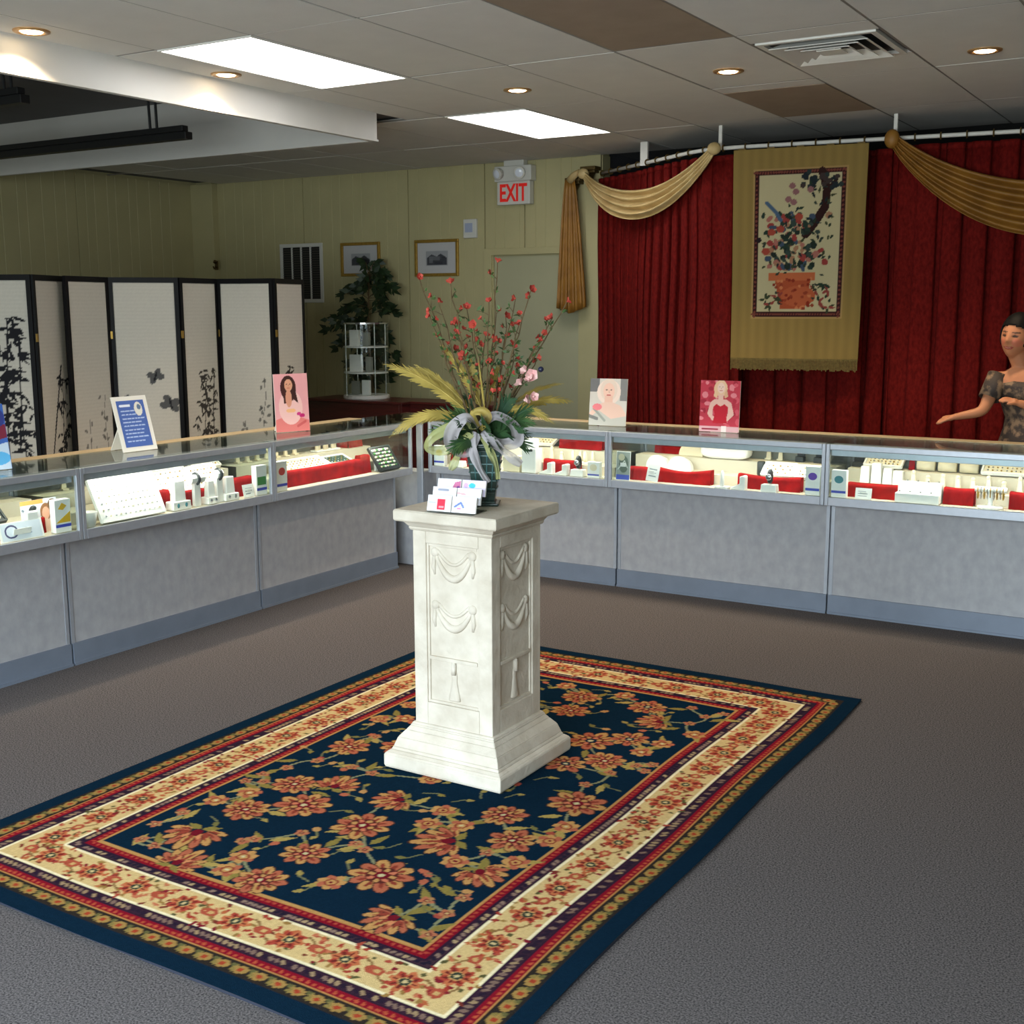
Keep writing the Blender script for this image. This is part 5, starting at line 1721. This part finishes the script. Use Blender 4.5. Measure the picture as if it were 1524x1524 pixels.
def curtain(name, lb, path, z0, z1, nf, amp, seed, m, deep=False, fold=.2):
    rd = random.Random(seed)
    t = thing(name, lb, 'curtain', (path[0][0], path[0][1], z0), 0, 'red curtains on the ceiling rod')
    P = [Vector((x - path[0][0], y - path[0][1], 0)) for x, y in path]
    ln = [0]
    for a, b_ in zip(P, P[1:]): ln.append(ln[-1] + (b_ - a).length)
    phs = [rd.uniform(0, 6.28) for _ in range(4)]
    # uneven folds
    N = nf * 16

    def pos(s):
        d = s * ln[-1]
        for i in range(len(P) - 1):
            if d <= ln[i + 1] + 1e-6: break
        f = (d - ln[i]) / (ln[i + 1] - ln[i])
        ax = (P[i + 1] - P[i]).normalized()
        return P[i].lerp(P[i + 1], f), Vector((ax.y, -ax.x, 0))

    def fn(u, v):
        p, nn = pos(u)
        w = u + .012 * math.sin(2 * PI * u * 3 + phs[1])
        k = math.sin(2 * PI * nf * w + phs[0] + .5 * math.sin(2 * PI * u * 2.3 + phs[2]))
        k = math.copysign(abs(k) ** .8, k) if not deep else 2 * abs(math.sin(PI * nf * w + phs[0] + .4 * math.sin(2 * PI * u * 2.3 + phs[2]))) ** .6 - 1
        a = amp * (.62 + .38 * math.sin(2 * PI * u * 1.7 + phs[3])) * (1.0 - .30 * v)
        if deep:
            th = 2 * PI * nf * w + phs[0] + .9 * math.sin(2 * PI * u * 2.3 + phs[2]) + .5 * math.sin(2 * PI * u * 5.1 + phs[1])
            k = math.cos(th)
            ax = Vector((-nn.y, nn.x, 0))
            p = p + ax * (fold * ln[-1] / nf * math.sin(2 * th) * (1 - .3 * v))
        q = p + nn * (a * k) + nn * (.01 * math.sin(9 * v + 6 * u))
        return (q.x, q.y, v * (z1 - z0))
    b = B().grid(fn, N, 10)
    b.build('cloth', m, t, smooth=True, solid=.003)
    b = B().grid(lambda u, v: (lambda q: (q[0], q[1], q[2]))(fn(u, .985 + .015 * v)), N, 1)
    b.build('heading_tape', m, t, smooth=True, solid=.006)
    return t


ZROD = 2.745
curtain('curtain', 'red curtain between the wall end and the tapestry, left half', [(-4.765, 9.20), (-3.95, 8.58), (-3.47, 8.26), (-3.17, 8.27)], .02, 2.70, 15, .045, 1, m_cur, True, .16)
curtain('curtain', 'red curtain hanging behind the tapestry', [(-3.26, 8.44), (-2.08, 8.57)], .02, 2.70, 6, .05, 2, m_cur, True, .24)
curtain('curtain', 'dark red deeply folded curtain right of the tapestry', [(-2.14, 8.40), (-1.2, 8.53), (.9, 8.75)], .02, 2.70, 17, .085, 3, m_cur, True, .30)
# rod
t = thing('curtain_rod', 'white ceiling curtain rod with dark rings', 'curtain rod', (-3.5, 8.25, ZROD), 0)
rod = [(-4.765, 9.20), (-4.0, 8.62), (-3.62, 8.34), (-3.42, 8.24), (-3.2, 8.235), (-2.2, 8.37), (-1.2, 8.50), (1.0, 8.74)]
B().tube([(x + 3.5, y - 8.25, 0) for x, y in rod], .014, 10).build('rod', M_['whitemetal'], t, smooth=True)
rg = B().tube([(0, .021 * math.cos(a), .021 * math.sin(a)) for a in np.linspace(0, 2 * PI, 13)], .006, 6).mesh('ring', M_['bronze'])
def along(path, step):
    d = 0
    for (x0, y0), (x1, y1) in zip(path, path[1:]):
        L_ = math.hypot(x1 - x0, y1 - y0)
        while d < L_:
            yield x0 + (x1 - x0) * d / L_, y0 + (y1 - y0) * d / L_, math.atan2(y1 - y0, x1 - x0)
            d += step
        d -= L_
for x, y, a in along(rod, .16):
    o = bpy.data.objects.new('ring', rg)
    COL.objects.link(o)
    o.parent = t
    o.location = (x + 3.5, y - 8.25, 0)
    o.rotation_euler = (0, 0, a)
for x, y in ((-3.34, 8.235), (-2.17, 8.374), (-.9, 8.53)):
    B().box(x + 3.5 - .012, y - 8.25 - .008, .0, x + 3.5 + .012, y - 8.25 + .008, CZ - ZROD).build('hanger', M_['whitemetal'], t)
B().box(-4.16 + 3.5 - .03, 8.73 - 8.25 - .012, -.02, -4.16 + 3.5 + .03, 8.73 - 8.25 + .012, CZ - ZROD).build('hanger', M_['whitemetal'], t)

# tapestry
W_, H_ = .905, 1.43
p = Pic(W_, H_, .006, (134, 112, 64))
p.a *= (1 + .05 * np.sin(p.x * 90))[None, :, None]
x0, y0, x1, y1 = .15, .30, .77, 1.285
p.rect(x0 - .012, y0 - .012, x1 + .012, y1 + .012, (156, 128, 82))
p.rect(x0, y0, x1, y1, (52, 26, 28)); p.rect(x0 + .032, y0 + .032, x1 - .032, y1 - .032, (176, 166, 130))
rd = random.Random(9)
for s in np.arange(0, 1, .03):
    for a in ((x0 + (x1 - x0) * s, y0 + .016), (x0 + (x1 - x0) * s, y1 - .016), (x0 + .016, y0 + (y1 - y0) * s), (x1 - .016, y0 + (y1 - y0) * s)): p.ell(a[0], a[1], .008, .008, (110, 60, 50))
def q_(u, v): return (x0 + u * (x1 - x0), y0 + v * (y1 - y0))
p.line([q_(.74, .98), q_(.80, .86), q_(.78, .74), q_(.68, .64), q_(.58, .56)], .055, (48, 28, 26)); p.line([q_(.80, .86), q_(.9, .92)], .02, (48, 28, 26))
p.poly([q_(.24, .28), q_(.66, .28), q_(.60, .05), q_(.32, .05)], (156, 74, 46)); p.rect(*q_(.18, .25), *q_(.70, .30), (176, 96, 60)); p.ell(*q_(.52, .14), .12, .07, (168, 86, 54))
for k in range(40): p.ell(*q_(rd.uniform(.24, .68), rd.uniform(.05, .27)), .012, .010, rd.choice([(124, 46, 32), (190, 116, 76), (136, 60, 40)]))
for k in range(130):
    u, v = rd.gauss(.43, .17), rd.uniform(.33, .70)
    if .08 < u < .9: p.ell(*q_(u, v), rd.uniform(.012, .028), rd.uniform(.012, .025), rd.choice([(40, 56, 48), (52, 66, 60), (140, 58, 54), (156, 100, 88), (60, 74, 92), (150, 110, 84), (36, 46, 40)]), rd.uniform(0, 3))
for k in range(120):
    u, v = rd.uniform(.12, .88), rd.uniform(.05, .97)
    if (v > .68 and u < .3) or (.3 < u < .7 and v < .3): continue
    if v > .68 and u < .6 and abs(u - .45) > .1: continue
    p.leaf(*q_(u, v), rd.uniform(.03, .05), .018, rd.uniform(0, 6.28), rd.choice([(38, 54, 42), (46, 58, 50), (60, 66, 44), (34, 42, 44)]))
for k in range(26): p.ell(*q_(rd.uniform(.5, .95), rd.uniform(.86, .98)), .018, .016, rd.choice([(34, 42, 46), (44, 56, 54), (60, 50, 48)]))
p.line([q_(.14, .78), q_(.24, .72), q_(.3, .66)], .026, (70, 92, 116))
for u, v in ((.38, .80), (.46, .85), (.44, .78), (.62, .86), (.42, .89)): p.ell(*q_(u, v), .022, .02, (132, 92, 92))
for u, v in ((.14, .45), (.3, .6), (.5, .68), (.2, .58)): p.ell(*q_(u, v), .028, .024, (150, 66, 52))
for u, v in ((.15, .12), (.2, .08), (.28, .14), (.75, .1), (.85, .18), (.8, .22), (.7, .18), (.86, .06)):
    for k in range(4): p.leaf(*q_(u, v), .05, .02, rd.uniform(0, 6.28), rd.choice([(38, 56, 44), (54, 62, 44), (130, 60, 54)]))
p.ell(*q_(.06, .53), .018, .018, (36, 30, 34))
t = thing('tapestry', 'gold bordered tapestry of a flower basket under a tree', 'tapestry', (-2.765, 8.25, 1.285), math.radians(7))
p.sheet('woven_cloth', M_['paint_cloth'], t, lambda x, y: ((x - W_ / 2) * (.97 + .03 * (y / H_)), -.03 + .007 * np.sin(x * 22) * (1 - y / H_) ** 1.5 + .01 * np.sin(y * 3), y), solid=.004)
b = B()
for k in range(90):
    x = (-W_ / 2 + W_ * (k + .5) / 90) * .97
    z = -.06 - rd.uniform(0, .015)
    b.box(x - .0035, -.034 + .007 * math.sin((x + W_ / 2) * 22), z, x + .0035, -.030 + .007 * math.sin((x + W_ / 2) * 22), .012)
o = b.build('fringe', mat('fringe_thread', (108, 92, 48), .9, vary=.2, scale=60), t)
o['kind'] = 'stuff'
for k in range(5):
    B().box(-.40 + .2 * k - .025, -.026, H_ - .03, -.40 + .2 * k + .025, -.020, ZROD - 1.285 - .02).build('hanging_tab', mat('tab_cloth', (112, 92, 52), .9), t)

# swags
def swag_mat(name, c1, c2): return mat(name, c1, .55, rgb2=c2, scale=8, bump=.06, bscale=60)


m_sw1 = swag_mat('gold_satin', (184, 156, 104), (206, 182, 130))
m_sw2 = swag_mat('amber_satin', (124, 82, 22), (150, 104, 36))


def swag(name, lb, A, Bp, sag_t, sag_b, gather, m, push):
    """gathered cloth between two points: upper and lower edge hang by sag_t and sag_b"""
    A, Bp = Vector(A), Vector(Bp)
    d = Vector((Bp.x - A.x, Bp.y - A.y, 0))
    nn = Vector((d.y, -d.x, 0)).normalized()

    def fn(u, v):
        p = A.lerp(Bp, u)
        hang = 1 - (2 * u - 1) ** 2
        hang = hang ** .9
        g_ = gather * (1 - v) - gather * v
        z = p.z + (gather * (.5 - v)) * 1.0 - hang * (sag_t * (1 - v) + sag_b * v)
        k = .022 * (.35 + hang) * math.sin(v * 4 * 2 * PI + .6 * math.sin(u * 7)) + push * hang * (.3 + .7 * v)
        q = p + nn * (k + .035)
        return (q.x - A.x, q.y - A.y, z - A.z)
    t = thing(name, lb, 'drape', A, 0, 'gold swags along the curtain')
    B().grid(fn, 36, 44).build('draped_cloth', m, t, smooth=True, solid=.003)
    for e_, s in ((A, 0), (Bp, 1)):
        q = e_ - A + nn * .035
        B().ball((q.x, q.y, q.z), .05, .04, gather * .62, 12, 8).build('gathered_knot', m, t, smooth=True)
    return t


swag('swag', 'pale gold fabric swag draped from wall bracket to first curtain peak', (-4.83, 9.05, 2.73), (-3.33, 8.17, 2.735), .235, .385, .07, m_sw1, .05)
swag('swag', 'amber fabric swag from the tapestry towards the right edge', (-2.17, 8.31, 2.73), (-.20, 8.56, 2.735), .36, .60, .10, m_sw2, .05)
# tail of the first swag hanging from the left bracket
t = thing('drape_tail', 'amber fabric tail hanging from wall bracket beside the door', 'drape', (-5.015, 9.13, 1.60))
Hh = 1.10


def tail(u, v):
    w = .045 + .10 * (1 - v) ** .75
    low = .05 * (1 - v) * (abs(u - .45) * 2) ** 1.0
    return ((u - .5) * 2 * w + .02 * (1 - v), -.035 + .016 * math.sin(u * 4 * 2 * PI) * (1.15 - v), low + v * Hh)


B().grid(tail, 40, 14).build('draped_cloth', m_sw2, t, smooth=True, solid=.003)
B().tube([(.0, -.03, Hh - .01), (.05, -.05, Hh + .03), (.10, -.05, Hh + .06)], [.035, .03, .02], 10).build('linking_fold', m_sw1, t, smooth=True)
for lb, x, z, tx in (('bronze scarf bracket at left, holding the amber fabric tail', -5.02, 2.62, 0), ('bronze scarf bracket at right, where the pale swag begins', -4.86, 2.70, 0)):
    t = thing('scarf_bracket', lb, 'bracket', (x, 9.25 if x < -4.95 else 9.222, z), 0, 'bronze scarf brackets')
    B().box(-.07, -.11, .07, .07, 0, .10).box(-.055, -.09, .05, .055, 0, .07).build('shelf', M_['bronze'], t, bevel=.004)
    B().tube([(0, -.03, .05), (0, -.07, .0), (0, -.05, -.06), (0, -.02, -.08)], [.03, .028, .022, .012], 10).build('scroll', M_['bronze'], t, smooth=True)

# ================================================================== PERSON
def person():
    # joints in room coordinates; figure stands behind the right back case
    bx, by = -1.075, 7.18
    H0 = Vector((bx, by, 0))
    def V(x, y, z): return Vector((bx + x, by + y, z))
    J = {
        'pelvis': V(.04, .03, .90), 'waist': V(.035, .03, 1.02), 'chest': V(.01, .02, 1.17), 'upper': V(-.02, .0, 1.27), 'neck': V(-.04, -.01, 1.33), 'skull': V(-.066, -.03, 1.40),
        'rs': V(-.150, -.03, 1.262), 're': V(-.205, -.115, 1.075), 'rw': V(-.335, -.17, 1.045), 'rh': V(-.375, -.185, 1.035),
        'ls': V(.135, .03, 1.255), 'le': V(.185, -.10, 1.06), 'lw': V(.0, -.20, 1.135), 'lh': V(-.045, -.215, 1.15),
        'rhip': V(-.05, .03, .86), 'rk': V(-.055, .0, .47), 'ra': V(-.055, .04, .08), 'rt': V(-.075, -.09, .03),
        'lhip': V(.13, .03, .86), 'lk': V(.14, .0, .47), 'la': V(.14, .04, .08), 'lt': V(.15, -.09, .03)}
    Rr = {'pelvis': (.135, .10), 'waist': (.11, .085), 'chest': (.13, .095), 'upper': (.11, .07), 'neck': (.046, .048), 'skull': (.05, .055),
          'rs': (.048, .048), 're': (.034, .034), 'rw': (.023, .020), 'rh': (.024, .016), 'ls': (.048, .048), 'le': (.035, .035), 'lw': (.023, .020), 'lh': (.024, .016),
          'rhip': (.085, .085), 'rk': (.052, .055), 'ra': (.036, .04), 'rt': (.034, .025), 'lhip': (.085, .085), 'lk': (.052, .055), 'la': (.036, .04), 'lt': (.034, .025)}
    E_ = [('pelvis', 'waist'), ('waist', 'chest'), ('chest', 'upper'), ('upper', 'neck'), ('neck', 'skull'), ('upper', 'rs'), ('rs', 're'), ('re', 'rw'), ('rw', 'rh'), ('upper', 'ls'), ('ls', 'le'), ('le', 'lw'), ('lw', 'lh'),
          ('pelvis', 'rhip'), ('rhip', 'rk'), ('rk', 'ra'), ('ra', 'rt'), ('pelvis', 'lhip'), ('lhip', 'lk'), ('lk', 'la'), ('la', 'lt')]
    # fingers: each its own chain rooted in the palm
    def fingers(h, w, n_, prefix, curl, thumb):
        d = (J[h] - J[w]).normalized()
        side = d.cross(n_).normalized()
        nv = side.cross(d).normalized()
        for k, (o_, ln) in enumerate(((-.019, .050), (-.0065, .060), (.0065, .056), (.018, .044))):
            a = J[h] + side * o_ * .9 + d * .010
            prev = h
            for s in range(3):
                seg = ln * (.42, .33, .25)[s]
                an = curl * (s + .5)
                a = a + (d * math.cos(an) + nv * math.sin(an)) * seg
                nm = '%s%d%d' % (prefix, k, s)
                J[nm] = a.copy()
                Rr[nm] = ((.0088, .008, .0068)[s],) * 2
                if s: E_.append((prev, nm))
                else:
                    nb_ = '%s%dr' % (prefix, k)
                    J[nb_] = J[h] + side * o_ * .8 - d * .004
                    Rr[nb_] = (.0095, .0095)
                    E_.append((h, nb_)); E_.append((nb_, nm))
                prev = nm
        a = J[h].lerp(J[w], .55) + side * thumb * .016
        J[prefix + 't0'] = a; Rr[prefix + 't0'] = (.011, .011); E_.append((w, prefix + 't0'))
        a = a + (side * thumb * .6 + d * .8).normalized() * .034
        J[prefix + 't1'] = a; Rr[prefix + 't1'] = (.0095, .0095); E_.append((prefix + 't0', prefix + 't1'))
        a = a + (side * thumb * .2 + d + nv * .3).normalized() * .026
        J[prefix + 't2'] = a; Rr[prefix + 't2'] = (.008, .008); E_.append((prefix + 't1', prefix + 't2'))
    fingers('rh', 'rw', Vector((0, .25, -1)), 'rf', .30, -1)
    fingers('lh', 'lw', Vector((.2, .5, -1)), 'lf', .45, 1)
    names = list(J)
    me = bpy.data.meshes.new('skeleton')
    me.from_pydata([J[n_] - H0 for n_ in names], [(names.index(a), names.index(b_)) for a, b_ in E_], [])
    tmp = bpy.data.objects.new('tmp', me)
    COL.objects.link(tmp)
    tmp.modifiers.new('skin', 'SKIN')
    if not me.skin_vertices: bpy.context.view_layer.objects.active = tmp
    sv = me.skin_vertices[0].data if me.skin_vertices else None
    if sv is None:
        with bpy.context.temp_override(object=tmp, active_object=tmp): bpy.ops.object.skin_root_mark()
        sv = me.skin_vertices[0].data
    for i, n_ in enumerate(names):
        sv[i].radius = Rr[n_]
        sv[i].use_root = (n_ == 'pelvis')
    ss = tmp.modifiers.new('sub', 'SUBSURF')
    ss.levels = ss.render_levels = 2
    dg = bpy.context.evaluated_depsgraph_get()
    body = bpy.data.meshes.new_from_object(tmp.evaluated_get(dg))
    bpy.data.objects.remove(tmp)
    # head: shaped ellipsoid with nose, sockets, chin, ears
    hc = J['skull'] - H0 + Vector((-.004, -.012, .082))
    yaw_h = math.radians(-16)
    tilt = math.radians(5)
    HM = T(*hc) @ R(yaw_h, 'Z') @ R(tilt, 'Y')
    hb_ = B()

    def hfn(pt):
        x, y, z = pt
        zz = z / .118
        w = 1.0
        if zz < -.1: w = 1 - .30 * (-.1 - zz) ** 1.2
        x *= w
        if y < 0: y *= .93
        if zz < -.3 and y < 0: y *= 1 + .06 * (-.3 - zz)
        fx = math.exp(-(x / .012) ** 2)
        if y < -.02:
            y -= .020 * fx * math.exp(-((z + .018) / .016) ** 2) + .008 * fx * math.exp(-((z - .006) / .02) ** 2)
            for s in (-1, 1): y += .006 * math.exp(-((x - s * .030) / .014) ** 2 - ((z - .010) / .011) ** 2)
            y -= .004 * math.exp(-(x / .02) ** 2 - ((z + .052) / .008) ** 2)
            y -= .005 * math.exp(-(x / .02) ** 2 - ((z + .09) / .018) ** 2)
            for s in (-1, 1): y -= .004 * math.exp(-((x - s * .036) / .016) ** 2 - ((z + .022) / .018) ** 2)
        return (x, y, z)
    hb_.ball((0, 0, 0), .074, .094, .118, 40, 36, HM, hfn)
    for s in (-1, 1): hb_.ball((s * .074, .012, -.005), .010, .018, .030, 10, 8, HM)
    hb_.tube([J['neck'] - H0, J['skull'] - H0, hc + Vector((0, .01, -.03))], [.047, .048, .046], 16)
    bm = bmesh.new()
    bm.from_mesh(body)
    vs = [bm.verts.new(v) for v in hb_.v]
    for f in hb_.f:
        try: bm.faces.new([vs[i] for i in f])
        except ValueError: pass
    bmesh.ops.recalc_face_normals(bm, faces=bm.faces)
    bm.to_mesh(body)
    bm.free()
    tmp = bpy.data.objects.new('tmp', body)
    COL.objects.link(tmp)
    rmod = tmp.modifiers.new('remesh', 'REMESH')
    rmod.mode = 'VOXEL'
    rmod.voxel_size = .0042
    sm = tmp.modifiers.new('smooth', 'SMOOTH')
    sm.factor, sm.iterations = .5, 3
    dg = bpy.context.evaluated_depsgraph_get()
    me = bpy.data.meshes.new_from_object(tmp.evaluated_get(dg))
    bpy.data.objects.remove(tmp)
    # skin colour with face features, by position in the head frame
    n = len(me.vertices)
    co = np.empty(n * 3, np.float32)
    me.vertices.foreach_get('co', co)
    co = co.reshape(-1, 3)
    inv_ = np.array(HM.inverted())
    hp = co @ inv_[:3, :3].T + inv_[:3, 3]
    colr = np.empty((n, 4), np.float32)
    colr[:] = (*lin((176, 116, 82)), 1)
    front = hp[:, 1] < -.03

    def dab(mask, c, al): colr[mask, :3] = colr[mask, :3] * (1 - al) + lin(c) * al
    for s in (-1, 1):
        dab(front & (((hp[:, 0] - s * .030) / .017) ** 2 + ((hp[:, 2] - .010) / .008) ** 2 < 1), (90, 52, 38), .55)
        dab(front & (((hp[:, 0] - s * .030) / .013) ** 2 + ((hp[:, 2] - .009) / .0055) ** 2 < 1), (30, 20, 18), .9)
        dab(front & (((hp[:, 0] - s * .032) / .020) ** 2 + ((hp[:, 2] - .030) / .0045) ** 2 < 1), (44, 28, 22), .85)
        dab(front & (((hp[:, 0] - s * .040) / .022) ** 2 + ((hp[:, 2] + .024) / .022) ** 2 < 1), (196, 96, 80), .5)
    lip = hp[:, 2] + .056 - 9.0 * hp[:, 0] ** 2           # curved: smiling
    dab(front & ((hp[:, 0] / .028) ** 2 + (lip / .0085) ** 2 < 1), (146, 42, 42), .9)
    dab(front & ((hp[:, 0] / .021) ** 2 + ((lip - .001) / .0030) ** 2 < 1), (206, 170, 156), .45)
    at = me.color_attributes.new('paint', 'FLOAT_COLOR', 'POINT')
    at.data.foreach_set('color', colr.ravel())
    me.materials.clear()
    me.materials.append(paint_mat('skin', .5, .4))
    me.polygons.foreach_set('use_smooth', [True] * len(me.polygons))
    root = thing('person', 'dark haired person in patterned brown dress reaching over back counter', 'person', H0)
    bo = bpy.data.objects.new('body', me)
    COL.objects.link(bo)
    bo.parent = root
    # hair: cap swept back into a bun
    def hair(pt):
        x, y, z = pt
        return (x, y, z)
    b = B()
    vs, keep = [], []
    b.ball((0, .016, .016), .083, .098, .118, 64, 48, HM)
    # cut away the face opening
    inv3 = HM.inverted()
    fs = []
    for f in b.f:
        c = sum((inv3 @ Vector(b.v[i]) for i in f), Vector()) / len(f)
        if c.y < -.030 and c.z < .070 - .25 * abs(c.x): continue
        if c.z < -.045 and c.y < .03: continue
        fs.append(f)
    b.f = fs
    b.build('hair', mat('black_hair', (9, 8, 8), .6, spec=.15, vary=.3, scale=60), root, smooth=True, solid=.010)
    B().ball((0, .115, .045), .045, .04, .045, 14, 10, HM).build('hair_bun', mat('black_hair_bun', (18, 15, 15), .4), root, smooth=True)
    # dress: rings round the trunk, from the bust to the knee
    m_dress = mat('patterned_dress', (46, 36, 32), .7, rgb2=(122, 98, 76), scale=24, detail=5)
    m_dress.node_tree.nodes['Color Ramp'].color_ramp.elements[0].position = .46
    m_dress.node_tree.nodes['Color Ramp'].color_ramp.elements[1].position = .60
    rings = [(.46, .04, .02, .20, .16), (.70, .04, .025, .195, .155), (.88, .04, .03, .185, .145), (.98, .038, .03, .155, .120), (1.04, .033, .03, .142, .112), (1.12, .022, .02, .158, .122), (1.18, .010, .012, .172, .128), (1.23, -.003, .004, .180, .115), (1.262, -.010, .002, .172, .092)]
    b = B()
    n = 36

    def ring(u, v):
        k = v * (len(rings) - 1)
        i = min(int(k), len(rings) - 2)
        f = k - i
        z, cx, cy, rx, ry = [rings[i][q] * (1 - f) + rings[i + 1][q] * f for q in range(5)]
        a = 2 * PI * u
        flare = .01 * math.sin(a * 9) * max(0, (.9 - z)) * 2
        zt = z + (.02 * math.cos(a * 2) if v > .9 else 0)
        return (cx + (rx + flare) * math.cos(a), cy + (ry + flare) * math.sin(a) * (1.0), zt)
    b.grid(ring, n, 24)
    dr_ = b.build('dress', m_dress, root, smooth=True, solid=.004)
    for s_, sh_, el in ((-1, 'rs', 're'), (1, 'ls', 'le')):
        b = B()
        a, c = J[sh_] - H0, J[el] - H0
        q0, q1 = a.lerp(c, -.05), a.lerp(c, .62)
        b.tube([q0, q0.lerp(q1, .5), q1], [.060, .058, .056], 18, cap=False)
        b.build('sleeve', m_dress, root, smooth=True, solid=.003)
    for s_, fx in ((-1, 'ra'), (1, 'la')):
        a = J[fx] - H0
        b = B()
        b.ball((a.x, a.y - .05, .032), .045, .125, .034, 14, 8)
        b.build('shoe', M_['lacquer'], root, smooth=True)
    return root


person()
